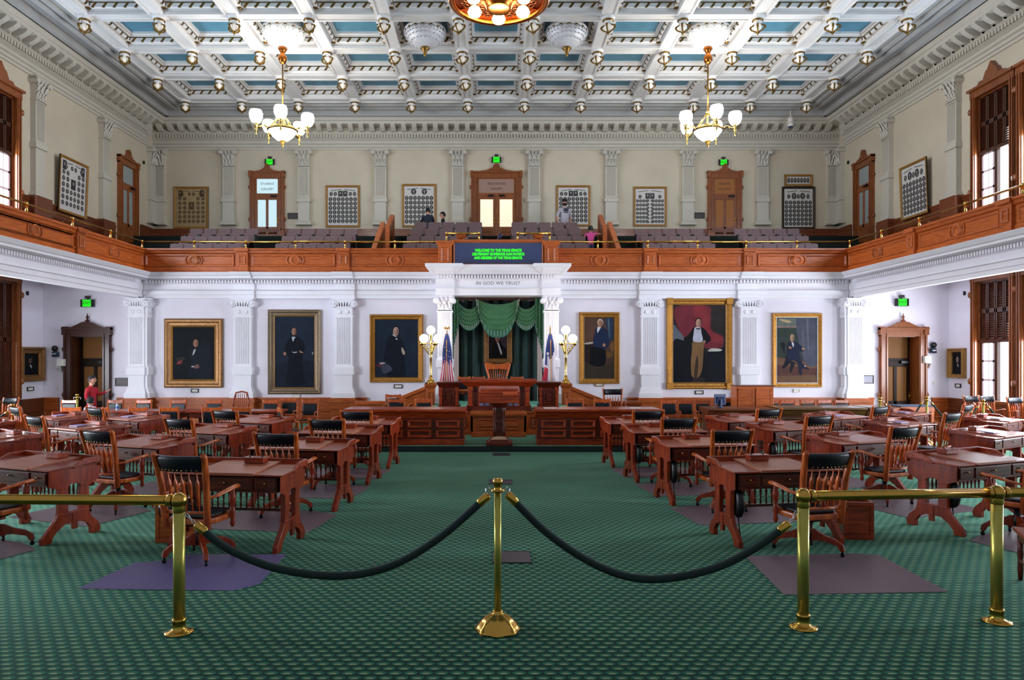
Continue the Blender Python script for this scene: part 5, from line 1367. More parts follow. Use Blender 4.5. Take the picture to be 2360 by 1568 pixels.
# stair balustrades with candelabra
for s, nm, px in ((-1, 'left', 993), (1, 'right', 1304)):
    x = X(px, 18.9); r = thing('stair_balustrade', 'oak newel and sloping stair rail on the %s side of the rostrum' % nm, 'stair rail', (x, 18.9, .12), 0, 'rostrum stair rails')
    b = MB(); b.box(-.11, .11, -.11, .11, 0, 1.06); b.box(-.14, .14, -.14, .14, 0, .16); b.frus(-.11, .11, -.11, .11, 1.02, -.16, .16, -.16, .16, 1.1); b.box(-.16, .16, -.16, .16, 1.1, 1.16)
    b.ring(-.05, .05, .4, .92, [(0, 0), (0, .02), (.02, .0)], -.11); b.build('newel', OAK, r, .008)
    L = 1.15; q = [(s*.1, 0), (s*(L+.9), 0), (s*(L+.9), .6), (s*L, .6), (s*.1, 1.04)]
    p = MB(); p.prism(q, -.04, .04, 'y'); p.build('panel', OAK, r)
    c = MB(); c.prism([(s*.1, 1.0), (s*.1, 1.1), (s*L, .68), (s*(L+.9), .68), (s*(L+.9), .58), (s*L, .58)], -.08, .08, 'y'); c.build('rail', OAK, r, .01)
    m = MB(); m.lathe([(.11, -.04), (.11, -.06), (.14, -.07), (.16, -.05), (.16, -.04)], 20, (s*.48, 0, .48), ax='y', caps=False); m.build('rosette', OAK, r)
    g = thing('candelabrum', 'brass candelabrum with three white globes on the %s newel' % nm, 'lamp', (x, 18.9, 1.28), 0, 'brass candelabra on the newels')
    b = MB(); b.lathe([(.13, 0), (.13, .02), (.1, .04), (.08, .09), (.05, .12), (.06, .15), (.035, .18)], 20); b.build('base', BRASS, g)
    b = MB(); b.lathe([(.035, .18), (.04, .22), (.035, .26), (.034, .68), (.05, .72), (.035, .76), (.055, .82), (.03, .88), (.02, 1.15), (.03, 1.2), (.04, 1.28), (.06, 1.32), (.03, 1.34)], 14); b.build('stem', BRASSL, g)
    w = MB()
    for k in range(3):
        t = R(180+120*k) if s < 0 else R(120*k); u = lambda rr, z: (rr*cos(t), rr*sin(t)*.6, z)
        w.tube([u(.03, .78), u(.1, .86), u(.2, 1.0), u(.27, 1.06)], .018, 6)
        for (rr, z, q_) in ((.12, .98, .05), (.19, 1.03, .04), (.08, .92, .04)):
            w.tube([u(rr+q_*cos(R(a)), z+q_*sin(R(a))) for a in range(0, 360, 45)], .011, 5, closed=True)
        w.tube([u(.02, 1.08), u(.27, 1.08)], .014, 6); w.lathe([(.02, 1.02), (.05, 1.05), (.07, 1.08), (.05, 1.11)], 10, u(.24, 0)[:2]+(0,))
    w.build('bracket', BRASSL, g)
    for k in range(2):
        xx = (-.19, .19)[k]; m = MB(); m.sph((xx, 0, 1.22), .125, 18, sz=.95); m.build('globe', LAMPW, g)
    m = MB(); m.sph((0, 0, 1.45), .12, 18); m.build('globe', LAMPW, g)
r = thing('figurine', 'tiny white and dark figurine beside the left candelabrum base', 'figurine', (X(983, 18.9), 18.82, 1.28))
b = MB(); b.lathe([(.025, 0), (.03, .03), (.02, .09), (.028, .12), (.001, .16)], 10); b.build('body', PAPER, r)
b = MB(); b.lathe([(.035, -.002), (.035, .03), (.03, .032)], 10); b.build('base', BLACKP, r)

# ================================================================== OTHER CHAIRS AND TABLES
r = thing('presiding_chair', 'high backed oak chair with flared top behind the presiding desk', 'chair', (X(1147, 18.5), 18.5, .69))
b = MB(); b.box(-.28, .28, -.28, .26, .4, .46); b.build('seat', CHAIRW, r, .015)
for s in (-1, 1):
    p = MB(); p.tube([(s*.2, .26, .4), (s*.23, .3, .75), (s*.33, .36, 1.12)], [.03, .03, .035], 8); p.build('back_post', CHAIRW, r)
    a = MB(); a.tube([(s*.23, .28, .68), (s*.31, .0, .7), (s*.3, -.18, .7)], .03, 8); a.tube([(s*.3, -.15, .44), (s*.3, -.15, .7)], .02, 8); a.build('armrest', CHAIRW, r)
    for y in (-.24, .22): l = MB(); l.lathe([(.02, 0), (.03, .2), (.025, .4)], 8, (s*.24, y, 0)); l.build('leg', CHAIRW, r)
b = MB(); b.prism([(-.34, 1.1), (-.33, 1.16), (-.1, 1.12), (0, 1.11), (.1, 1.12), (.33, 1.16), (.34, 1.1), (.28, .96), (.1, .98), (-.1, .98), (-.28, .96)], .3, .36, 'y'); b.build('top_rail', CHAIRW, r, .008)
for k in range(7):
    x = -.16+k*.053; m = MB(); m.tube([(x*.9, .26, .44), (x, .29, .7), (x*1.2, .33, .99)], [.01, .017, .01], 6); m.build('spindle', CHAIRW, r)

def make_side():
    r = thing('side_chair', '', 'chair', (0, 0, 0), 0, 'leather backed side chairs')
    s = MB(); s.box(-.2, .2, -.2, .2, .4, .45); s.build('seat', CHAIRW, r, .01)
    c = MB(); c.box(-.18, .18, -.18, .16, .45, .47); c.build('cushion', LEATHER, r, .008)
    for sg in (-1, 1):
        p = MB(); p.tube([(sg*.185, -.2, .0), (sg*.185, -.2, .45), (sg*.19, -.25, .94)], .021, 6); p.build('back_post', CHAIRW, r)
        l = MB(); l.box(sg*.195, sg*.155, .15, .19, 0, .4); l.build('leg', CHAIRW, r)
        a = MB(); a.tube([(sg*.19, -.22, .64), (sg*.21, .02, .65), (sg*.2, .12, .64)], .018, 6); a.tube([(sg*.2, .1, .43), (sg*.2, .1, .64)], .014, 6); a.build('armrest', CHAIRW, r)
    Mt = T((0, -.2, .45)) @ Matrix.Rotation(R(5.8), 4, 'X')
    t = MB(); t.prism([(-.18, .4), (.18, .4), (.18, .49), (.09, .475), (-.09, .475), (-.18, .49)], -.018, .018, 'y', 0, Mt); t.build('top_rail', CHAIRW, r, .005); t = MB(); t.box(-.18, .18, -.016, .016, .03, .09, 0, Mt); t.build('lower_rail', CHAIRW, r, .005)
    b = MB(); b.box(-.165, .165, -.024, .024, .11, .385, 0, Mt); b.build('back_panel', LEATHER, r, .012)
    return r
s0 = make_side(); sf = [True]
def side_chair(px, Y, rz, label, z=0, sc=1.0):
    loc = (X(px, Y), Y, z+.001)
    if sf[0]: sf[0] = False; r = s0; r.location = loc; r.rotation_euler = (0, 0, rz); r['label'] = label
    else: r = dup(s0, loc, rz, label)
    r.scale = (sc,)*3; return r
for px, lab in ((1069, 'outer left'), (1103, 'inner left'), (1192, 'right')):
    side_chair(px, 18.15, pi, 'low oak chair back showing behind the presiding desk, %s of the flared chair' % lab, .69, .84)
r = thing('desk_microphone', 'thin dark microphone on the presiding desk before the flared chair', 'microphone', (X(1172, 17.3), 17.25, 1.445))
b = MB(); b.lathe([(.05, 0), (.05, .015), (.01, .02)], 12); b.build('base', BLACKP, r)
b = MB(); b.tube([(0, 0, .01), (-.05, 0, .07), (-.2, 0, .09)], .008, 6); b.build('stalk', BLACKP, r)
b = MB(); b.tube([(-.19, 0, .088), (-.26, 0, .094)], .016, 8); b.build('capsule', SCREENB, r)
c = MB()
for s in (-1, 1): c.box(.06+s*1.3, .06+s*1.16, 20.42, 20.6, .69, 3.6)
struct(c.build('trim_niche_jamb', mat('beige jamb paint', (176, 158, 150), .6)), 'beige jambs of the curtained niche')
A0, A1 = 0.0, pi     # 0: its back towards the hall entrance; pi: facing it
for px, rz, lab in ((498, 0, 'third from the aisle end'), (402, 0, 'fourth from the aisle end'), (332, 0, 'fifth from the aisle end'), (242, .05, 'sixth from the aisle end'), (179, .05, 'seventh from the aisle end'), (566, 0, 'second from the aisle end')):
    side_chair(px, 14.95, rz, 'chair with leather back turned to the room at the left tables, %s' % lab)
side_chair(672, 14.6, R(-62), 'leather backed chair turned sideways at the aisle end of the left table')
for px, lab in ((320, 'third from the red figure'), (402, 'fourth from the red figure'), (485, 'fifth from the red figure'), (616, 'sixth from the red figure'), (146, 'just left of the red figure'), (254, 'just right of the red figure')):
    side_chair(px, 17.0, pi, 'oak side chair beyond the left table, %s' % lab)
side_chair(660, 17.2, pi, 'leather backed armchair facing the room left of the one at the table end', 0, 1.02)
side_chair(708, 16.8, pi, 'leather backed armchair facing the room against the wall at the table end', 0, 1.02)
side_chair(903, 17.6, pi, 'leather backed chair standing against the left rostrum stair rail', .12, .98)
for px, lab in ((910, 'outer clerk chair behind the left cherry counter'), (974, 'inner clerk chair behind the left cherry counter'), (1392, 'outer clerk chair behind the right cherry counter'), (1328, 'inner clerk chair behind the right cherry counter')):
    side_chair(px, 15.75, pi, 'oak ' + lab, .12, .98)
for k, (px, lab) in enumerate(((1547, 'first of three'), (1585, 'second of three'), (1626, 'third of three'))):
    side_chair(px, 17.4, pi, 'leather backed armchair under the red draped portrait, %s left of the monitor' % lab, 0, .97)
side_chair(1676, 17.6, pi, 'leather backed chair between the monitor and the tall oak cabinet')
for px, lab in ((1788, 'half hidden by the tall oak cabinet'), (1823, 'first right of the tall oak cabinet'), (1870, 'second right of the tall oak cabinet'), (1910, 'third right of the tall oak cabinet'), (1951, 'fourth right of the tall oak cabinet')):
    side_chair(px, 17.6, pi, 'side chair behind the olive desk, ' + lab, 0, .96)
dup(c0, (X(1413, 18.7), 18.5, .12), pi, 'oak chair with black headrest below the portrait of a man in blue').scale = (.95, .95, .95)
for px, Y, lab in ((2252, 18.2, 'left of two below the bright right window'), (2288, 18.2, 'right of two below the bright right window'), (2354, 17.6, 'beside the second right window'), (10, 17.4, 'below the left window')):
    dup(c0, (X(px, Y), Y, .0), pi, 'small spindle chair with black headrest, ' + lab).scale = (.72, .8, .9)
r = thing('bow_back_chair', 'bow backed spindle chair against the wall between the two left portraits', 'chair', (X(550, 18.6), 18.6, 0), 0)
b = MB(); b.lathe([(.22, .44), (.24, .46), (.23, .48), (.001, .48)], 16); b.build('seat', CHERRY, r)
b = MB(); b.tube([(-.2, .15, .48), (-.21, .19, .8), (-.15, .22, 1.03), (0, .23, 1.06), (.15, .22, 1.03), (.21, .19, .8), (.2, .15, .48)], .022, 8); b.build('bow', CHERRY, r)
for k in range(6): x = -.13+k*.052; m = MB(); m.tube([(x, .16, .48), (x*1.1, .2, 1.02)], .009, 6); m.build('spindle', CHERRY, r)
for a in (-1, 1):
    for c in (-1, 1): m = MB(); m.tube([(a*.14, c*.13, .45), (a*.2, c*.18, 0)], [.022, .014], 6); m.build('leg', CHERRY, r)
def table(label, x0, x1, y0, y1, h):
    r = thing('long_table', label, 'table', ((x0+x1)/2, (y0+y1)/2, 0), 0, 'long tables at the left'); w, d = (x1-x0)/2, (y1-y0)/2
    b = MB(); b.box(-w, w, -d, d, h-.04, h); b.build('table_top', CHERRY, r, .008)
    b = MB(); b.box(-w+.06, w-.06, -d+.06, d-.06, h-.16, h-.04); b.build('apron', CHERRYD, r)
    for a in (-1, 1):
        for c in (-1, 1): m = MB(); m.box(a*(w-.06), a*(w-.13), c*(d-.06), c*(d-.13), 0, h-.16); m.build('leg', CHERRYD, r)
table('long cherry table among the leather backed chairs before the left portraits', X(440, 15.9), X(652, 15.9), 15.6, 16.3, .78)
table('long cherry table among the chairs before the left doorway', X(196, 15.9), X(432, 15.9), 15.6, 16.3, .78)
r = thing('tall_cabinet', 'tall plain oak cabinet standing behind the press desks at the right', 'cabinet', (X(1740, 17.0), 17.2, 0), 0)
w = (1783-1697)/2/F*17.0
b = MB(); b.box(-w, w, -.2, .2, 0, 1.28); b.build('body', OAK, r, .006)
b = MB(); b.box(-w-.02, w+.02, -.22, .22, 1.28, 1.305); b.build('cabinet_top', OAKD, r, .005)
for k in range(2): b = MB(); a = -w+.04+k*(w-.02); b.box(a, a+w-.06, -.212, -.2, .1, 1.24); b.ring(a, a+w-.06, .1, 1.24, [(0, 0), (0, .02), (.05, .02), (.06, .0)], -.2); b.build('door', OAK, r)
r = thing('computer_monitor', 'computer monitor seen from behind on the press desk', 'monitor', (X(1661, 16.2), 16.25, .81), R(12))
b = MB(); b.box(-.14, .14, -.02, .02, .07, .32); b.frus(-.12, .12, -.02, -.019, .09, -.08, .08, -.06, -.06, .26); b.build('housing', SCREENB, r, .01)
b = MB(); b.lathe([(.09, 0), (.09, .012), (.02, .02)], 14); b.box(-.02, .02, -.07, -.03, .01, .2); b.build('stand', SCREENB, r)
def bottle(label, px, Y, z):
    r = thing('water_bottle', label, 'bottle', (X(px, Y), Y, z), 0)
    b = MB(); b.lathe([(.035, 0), (.037, .05), (.037, .16), (.015, .2), (.015, .215)], 12); b.build('bottle_body', mat('clear plastic', (190, 200, 214), .15, spec=.8), r)
    c = MB(); c.lathe([(.037, .06), (.0375, .07), (.0375, .13), (.037, .14)], 12, caps=False); c.build('bottle_label', mat('blue bottle label', (50, 100, 180), .5), r)
    c = MB(); c.cyl((0, 0, .213), .017, .02, 10); c.build('cap', PAPER, r); r.scale = (.75,)*3
bottle('small water bottle on the left table right of the red figure', 270, 15.75, .78)
def papers(label, px, Y, z, w, d, rz=0., m=PAPER, g='papers and folders on the desks'):
    b = MB(); b.box(-w/2, w/2, -d/2, d/2, 0, .006); o = b.build('paper_stack', m, loc=(X(px, Y), Y, z)); o.rotation_euler = (0, 0, rz); tag(o, label, 'papers', g)
LIL = mat('lilac folder', (150, 132, 176), .4)
papers('white papers on the right counter end', 1465, 14.95, .897, .22, .2)
papers('white papers on the right counter near the lectern', 1267, 14.95, .897, .25, .2)
for k, (sd, ci, ri, M, th) in enumerate(DESKS):
    if ci >= 2:
        v = M @ Vector((-.12, -.06, .845 if False else .838)); b = MB(); b.box(-.12, .12, -.09, .09, 0, .012); o = b.build('folder', LIL, loc=(v.x, v.y, .829)); o.rotation_euler = (R(3.5), 0, th)
        o.rotation_mode = 'ZYX' if False else 'XYZ'; tag(o, 'lilac folder on the %s %s desk %s' % (side_n[sd], rw[ri], cn[ci]), 'folder', 'lilac folders on the outer desks')
# ================================================================== PAINTED PORTRAITS
def smooth_poly(pts, n=5):
    P = [Vector((a, b)) for a, b in pts]; k = len(P); out = []
    for i in range(k):
        p0, p1, p2, p3 = P[i-1], P[i], P[(i+1) % k], P[(i+2) % k]
        for j in range(n):
            f = j/n; q = .5*((2*p1)+(p2-p0)*f+(2*p0-5*p1+4*p2-p3)*f*f+(-p0+3*p1-3*p2+p3)*f**3); out.append((q.x, q.y))
    return out
PM = {}
def pmat(c):
    if c not in PM: PM[c] = mat('oil paint %d' % len(PM), tuple(int(q*.9) for q in c), .6, spec=.12, var=.22, vscale=3.5)
    return PM[c]
SKIN, SKIND = (176, 128, 104), (120, 84, 70)
def portrait(label, loc, rz, w, h, fw, fmat, bg, shapes, prof=None, inner=None, corner=False, dep=.09):
    """shapes: (colour, smooth?, [(u,v)...]) in canvas units, v up, painted back to front"""
    r = thing('portrait_painting', label, 'painting', loc, rz, 'portraits on the walls')
    f = MB(); pr = prof or [(0, 0), (0, dep*.7), (fw*.15, dep), (fw*.35, dep*.95), (fw*.5, dep*.6), (fw*.8, dep*.5), (fw*.86, dep*.6), (fw, dep*.35), (fw, .0)]
    k = len(pr); f.ring(-w/2, w/2, -h/2, h/2, pr, 0, ms={k-3: 1, k-2: 1}); f.build('frame', [fmat, inner or fmat], r)
    if corner:
        for a in (-1, 1):
            for b in (-1, 1):
                c = MB(); c.box(a*(w/2+.015), a*(w/2-fw*.95), -dep-.03, 0, b*(h/2+.015), b*(h/2-fw*.95)); c.build('corner_block', fmat, r, .01)
    W, H = w-2*fw, h-2*fw; m = MB(); mats = [pmat(bg)]; idx = {bg: 0}
    m.box(-W/2, W/2, -.02, 0, -H/2, H/2, 0)
    for n, (c, sm, pts) in enumerate(shapes):
        if c not in idx: idx[c] = len(mats); mats.append(pmat(c))
        P = smooth_poly(pts) if sm else pts
        P = [(min(1, max(0, a)), min(1, max(0, b))) for a, b in P]
        m.add([((a-.5)*W, -.0215-.0006*n, (b-.5)*H) for a, b in P], [tuple(range(len(P)))], idx[c])
    m.build('canvas', mats, r); return r
def ell(u, v, a, b, n=14): return [(u+a*cos(2*pi*i/n), v+b*sin(2*pi*i/n)) for i in range(n)]
def face(u, v, a, b, skin, hair, shade=None):
    sh = shade or tuple(int(c*.72) for c in skin); dk = tuple(int(c*.4) for c in skin)
    return [(hair, False, ell(u, v+b*.22, a*1.16, b*1.05)), (skin, False, ell(u, v, a, b)), (sh, True, [(u+a*.2, v+b*.7), (u+a*.9, v+b*.3), (u+a*.8, v-b*.5), (u+a*.2, v-b*.9), (u+a*.35, v-b*.2)]),
            (dk, False, ell(u-a*.38, v+b*.1, a*.17, b*.06, 8)), (dk, False, ell(u+a*.34, v+b*.1, a*.17, b*.06, 8)), (sh, False, [(u-a*.02, v+b*.15), (u+a*.16, v-b*.2), (u-a*.14, v-b*.2)]), (dk, False, ell(u, v-b*.45, a*.28, b*.05, 8))]
def wallbox(x0, x1, y0, y1, Y=20.93): return (X((x0+x1)/2, Y), 20.995, Z((y0+y1)/2, Y)), (x1-x0)/F*Y, (y1-y0)/F*Y
k = 20.93/F
l, w, h = wallbox(378, 512, 735, 894)
portrait('portrait of a seated man in a wide brown gold frame, nearest the left corner', l, 0, w, h, 19*k, GOLDO, (15, 20, 28), [
    ((22, 28, 38), True, [(.68, .72), (.86, .7), (.93, .4), (.9, .05), (.72, .02)]),
    ((24, 30, 42), True, [(.42, .62), (.58, .66), (.78, .58), (.86, .35), (.9, .02), (.4, .0), (.4, .2), (.46, .36), (.4, .48)]),
    ((50, 46, 46), True, [(.08, .4), (.26, .43), (.28, .37), (.12, .34)]), ((150, 66, 66), True, [(.12, .34), (.22, .36), (.2, .3), (.1, .29)]),
    ((190, 188, 186), True, [(.5, .56), (.55, .58), (.52, .5), (.47, .46)]), ((16, 16, 20), False, [(.48, .63), (.6, .63), (.6, .59), (.48, .59)]),
    ((128, 96, 90), True, [(.48, .24), (.58, .29), (.64, .25), (.6, .21), (.5, .22)]), ((180, 176, 178), False, ell(.475, .245, .035, .015))]+face(.55, .69, .062, .075, SKIN, (40, 28, 26)), inner=GOLDF)
l, w, h = wallbox(617, 739, 714, 909)
portrait('tall portrait of a standing man in black in a grey bronze frame', l, 0, w, h, 15.5*k, BRONZEF, (34, 44, 60), [
    ((26, 34, 48), True, [(0, .3), (.4, .36), (1, .34), (1, 0), (0, 0)]),
    ((18, 22, 34), True, [(.4, .7), (.58, .71), (.7, .66), (.78, .56), (.72, .48), (.7, .3), (.74, .06), (.3, .05), (.32, .3), (.34, .44), (.24, .5), (.3, .64)]),
    ((200, 204, 214), True, [(.43, .71), (.52, .71), (.49, .68), (.46, .645)]), ((14, 14, 20), False, [(.43, .735), (.53, .735), (.53, .715), (.43, .715)]),
    ((180, 180, 190), True, [(.43, .53), (.46, .5), (.56, .505), (.55, .49), (.46, .487)]), (SKIN, True, [(.23, .5), (.28, .49), (.28, .455), (.22, .46)]), (SKIN, True, [(.62, .52), (.7, .5), (.72, .485), (.64, .49)]),
    ((150, 150, 160), True, [(.95, .5), (.98, .49), (.96, .46), (.94, .47)])]+face(.485, .785, .06, .053, SKIN, (60, 50, 50)), inner=OAKF)
l, w, h = wallbox(852, 975, 725, 882)
portrait('portrait of a standing man resting a hand on a draped table, left of the stairs', l, 0, w, h, 12*k, GOLDF, (30, 42, 58), [
    ((20, 26, 38), True, [(.36, .73), (.5, .7), (.62, .66), (.7, .5), (.72, .42), (.68, .3), (.7, 0), (.3, 0), (.28, .3), (.2, .25), (.24, .5), (.28, .66)]),
    ((70, 76, 90), True, [(.14, .22), (.3, .22), (.4, .13), (.2, .07)]), ((100, 40, 56), True, [(.02, .22), (.15, .22), (.14, .18), (.03, .19)]), ((186, 176, 172), True, [(.1, .25), (.2, .26), (.24, .245), (.14, .225)]),
    ((184, 168, 150), True, [(.62, .52), (.66, .49), (.7, .42), (.66, .39), (.62, .45)]), ((206, 206, 206), False, ell(.5, .665, .02, .015)), ((200, 200, 204), True, [(.41, .73), (.48, .7), (.49, .715), (.42, .75)])]+face(.485, .795, .068, .078, (190, 150, 134), (34, 26, 28)))
l, w, h = wallbox(1335, 1428, 720, 885)
portrait('narrow gilt framed portrait of a grey haired man in a blue coat', l, 0, w, h, 12*k, GOLDF, (84, 60, 52), [
    ((96, 68, 56), False, [(.02, .98), (.6, .98), (.6, .6), (.02, .6)]), ((50, 62, 84), True, [(.72, .99), (.96, .97), (.97, .66), (.86, .62), (.76, .8)]), ((84, 108, 128), False, [(.78, .98), (.83, .98), (.86, .68), (.83, .66)]),
    ((46, 34, 34), False, [(0, .56), (.34, .55), (.3, .2), (0, .2)]), ((190, 184, 176), True, [(.03, .585), (.28, .6), (.28, .575), (.04, .56)]), ((60, 52, 40), True, [(0, .26), (.5, .18), (1, .26), (1, 0), (0, 0)]),
    ((110, 78, 44), True, [(.7, .42), (.92, .44), (.96, .36), (.8, .34)]), ((120, 84, 50), True, [(.86, .56), (.98, .62), (.98, .46), (.88, .46)]),
    ((14, 16, 22), True, [(.24, .5), (.66, .5), (.72, .3), (.62, .2), (.22, .22), (.2, .32)]), ((34, 46, 76), True, [(.4, .83), (.62, .84), (.78, .76), (.84, .58), (.74, .5), (.62, .48), (.56, .5), (.34, .52), (.3, .6), (.36, .76)]),
    ((214, 216, 222), True, [(.44, .84), (.56, .85), (.5, .79), (.44, .75)]), (SKIN, True, [(.62, .57), (.7, .57), (.7, .53), (.63, .525)])]+face(.53, .9, .085, .062, (186, 136, 112), (206, 200, 192)), inner=OAKF)
l, w, h = wallbox(1537, 1688, 688, 897)
portrait('very large portrait of a man in a white waistcoat and tan trousers before red drapery', l, 0, w, h, 15*k, GOLDF, (52, 44, 44), [
    ((120, 46, 56), True, [(.05, .97), (.66, .99), (.72, .86), (.74, .68), (.94, .6), (.96, .5), (.9, .42), (.66, .44), (.3, .5), (.1, .7)]), ((140, 52, 58), True, [(.4, .99), (.62, .97), (.68, .82), (.72, .66), (.95, .58), (.92, .5), (.6, .6), (.44, .8)]),
    ((104, 108, 118), True, [(0, .74), (.1, .68), (.22, .56), (.1, .52), (0, .53)]), ((20, 22, 32), True, [(0, .52), (.2, .54), (.36, .5), (.4, .1), (.3, 0), (0, 0)]), ((22, 24, 34), False, [(.64, .4), (.98, .46), (1, 0), (.6, 0)]),
    ((22, 20, 26), True, [(.38, .7), (.46, .72), (.58, .7), (.66, .64), (.72, .56), (.64, .5), (.58, .52), (.62, .36), (.62, .1), (.52, .06), (.34, .1), (.34, .3), (.3, .5), (.2, .56), (.3, .62)]),
    ((134, 100, 66), True, [(.38, .53), (.58, .53), (.58, .4), (.56, .2), (.52, .1), (.46, .06), (.36, .08), (.34, .24), (.36, .42)]), ((70, 54, 42), True, [(.44, .32), (.48, .3), (.46, .08), (.4, .06)]),
    ((206, 204, 222), True, [(.42, .71), (.52, .71), (.54, .64), (.56, .53), (.39, .53), (.39, .62)]), ((30, 30, 50), False, [(.44, .7), (.52, .7), (.52, .685), (.44, .685)]),
    ((206, 204, 196), True, [(.67, .41), (.74, .44), (.92, .43), (.9, .405), (.7, .4)]), (SKIN, True, [(.58, .54), (.62, .54), (.61, .51), (.57, .51)])]+face(.485, .765, .052, .058, (196, 148, 128), (26, 20, 22)), corner=True, inner=OAKF)
l, w, h = wallbox(1781, 1895, 722, 893)
portrait('portrait of a seated man with crossed legs before grey curtains, nearest the right corner', l, 0, w, h, 10.5*k, GOLDF, (56, 66, 60), [
    ((116, 84, 64), False, [(0, .4), (.3, .36), (1, .3), (1, 0), (0, 0)]), ((96, 62, 56), False, [(0, .28), (.6, .24), (1, .22), (1, .12), (0, .1)]), ((82, 84, 100), True, [(.5, 1), (.98, 1), (.98, .3), (.72, .3), (.6, .5), (.52, .7)]),
    ((110, 108, 118), False, [(.74, .98), (.78, .98), (.8, .5), (.77, .5)]), ((104, 100, 108), False, [(.62, .8), (.66, .8), (.7, .42), (.66, .42)]), ((112, 118, 112), False, [(.02, .99), (.48, .99), (.48, .86), (.02, .86)]), ((150, 120, 116), False, [(.0, .87), (.49, .87), (.49, .845), (.0, .845)]),
    ((196, 170, 130), True, [(.06, .98), (.22, .97), (.36, .94), (.28, .92), (.12, .95)]), ((24, 28, 40), True, [(.1, .6), (.2, .6), (.22, .4), (.5, .3), (.46, .3), (.36, .16), (.32, .18), (.34, .3), (.18, .22), (.14, .24), (.22, .38)]),
    ((30, 36, 62), True, [(.3, .62), (.46, .63), (.58, .58), (.68, .52), (.66, .48), (.56, .48), (.58, .4), (.64, .3), (.74, .24), (.8, .21), (.78, .2), (.66, .22), (.62, .2), (.62, .13), (.56, .14), (.5, .32), (.26, .36), (.26, .5)]),
    ((214, 216, 220), True, [(.37, .62), (.42, .61), (.42, .56), (.4, .55)]), (SKIN, True, [(.3, .56), (.36, .55), (.36, .52), (.3, .53)]), (SKIN, True, [(.62, .54), (.68, .53), (.69, .51), (.64, .5)]), ((200, 200, 210), False, ell(.7, .255, .02, .012))]+face(.38, .68, .05, .056, (186, 150, 120), (150, 130, 110)), inner=PAPER)
portrait('portrait of a pale haired man hanging on the green curtain under the valance', (X(1147.5, 20.5), 20.6, Z(795, 20.5)), 0, 66/F*20.5, 86/F*20.5, 11.5/F*20.5, GOLDO, (40, 32, 36), [
    ((70, 58, 66), True, [(.6, .86), (.96, .8), (.96, .4), (.8, .4)]), ((16, 14, 18), True, [(.36, .58), (.52, .6), (.7, .5), (.92, .34), (.98, 0), (.02, 0), (.1, .3), (.24, .46)]),
    ((214, 200, 204), True, [(.43, .62), (.52, .6), (.6, .46), (.72, .2), (.66, .14), (.54, .4)])]+face(.48, .7, .1, .115, (176, 124, 104), (206, 186, 166)), dep=.07)
for s, nm, y0, y1, ya, yb, fm, fc in ((-1, 'left', 19.87, 20.92, 800, 880, GOLDO, (96, 80, 72)), (1, 'right', 20.2, 20.9, 803, 872, OAKF, (176, 140, 128))):
    Y = (y0+y1)/2; w = y1-y0; zc = Z((ya+yb)/2, Y); h = (yb-ya)/F*Y
    portrait('small dark bust portrait on the %s wall beside the floor doorway' % nm, (s*13.69, Y, zc), -s*pi/2, w, h, .2 if s < 0 else .12, fm, (20, 20, 22), [
        ((14, 16, 24), True, [(.34, .5), (.6, .5), (.84, .34), (.92, 0), (.06, 0), (.16, .3)]), ((190, 190, 190), True, [(.44, .46), (.52, .47), (.58, .36), (.54, .32)])]+face(.48, .66, .12, .13, fc, (40, 36, 36)), dep=.14)
for lab, px, py, w_, h_, m in (('white caption card below the seated man in the wide brown gold frame', 447, 901, 17, 9, DARKF), ('white caption card below the tall bronze framed portrait', 681, 914, 18, 8, PAPER), ('white caption card below the portrait left of the rostrum stairs', 917, 891, 20, 9, DARKF),
                           ('gilt caption card below the portrait right of the rostrum stairs', 1382, 887, 20, 9, GOLDF), ('pale caption card below the red draped portrait', 1613, 905, 19, 9, DARKF), ('white caption card below the portrait nearest the right corner', 1838, 901, 15, 9, PAPER)):
    plaque(lab, (X(px, 20.93), 20.995, Z(py, 20.93)), w_/F*20.93, h_/F*20.93, PAPER, 0, m, 'caption cards below the portraits', 'caption_card')
plaque('small caption card below the bust portrait on the left wall', (-13.69, 20.4, 1.06), .28, .12, PAPER, pi/2, DARKF, 'caption cards below the portraits', 'caption_card')
plaque('small caption card below the bust portrait on the right wall', (13.69, 20.55, 1.15), .24, .12, PAPER, -pi/2, DARKF, 'caption cards below the portraits', 'caption_card')
plaque('small pink note card on the green curtain under the pale haired portrait', (X(1148, 20.6), 20.62, Z(838, 20.6)), .18, .12, mat('rose card', (150, 120, 122), .6), 0, OAKD, 'caption cards below the portraits', 'caption_card')
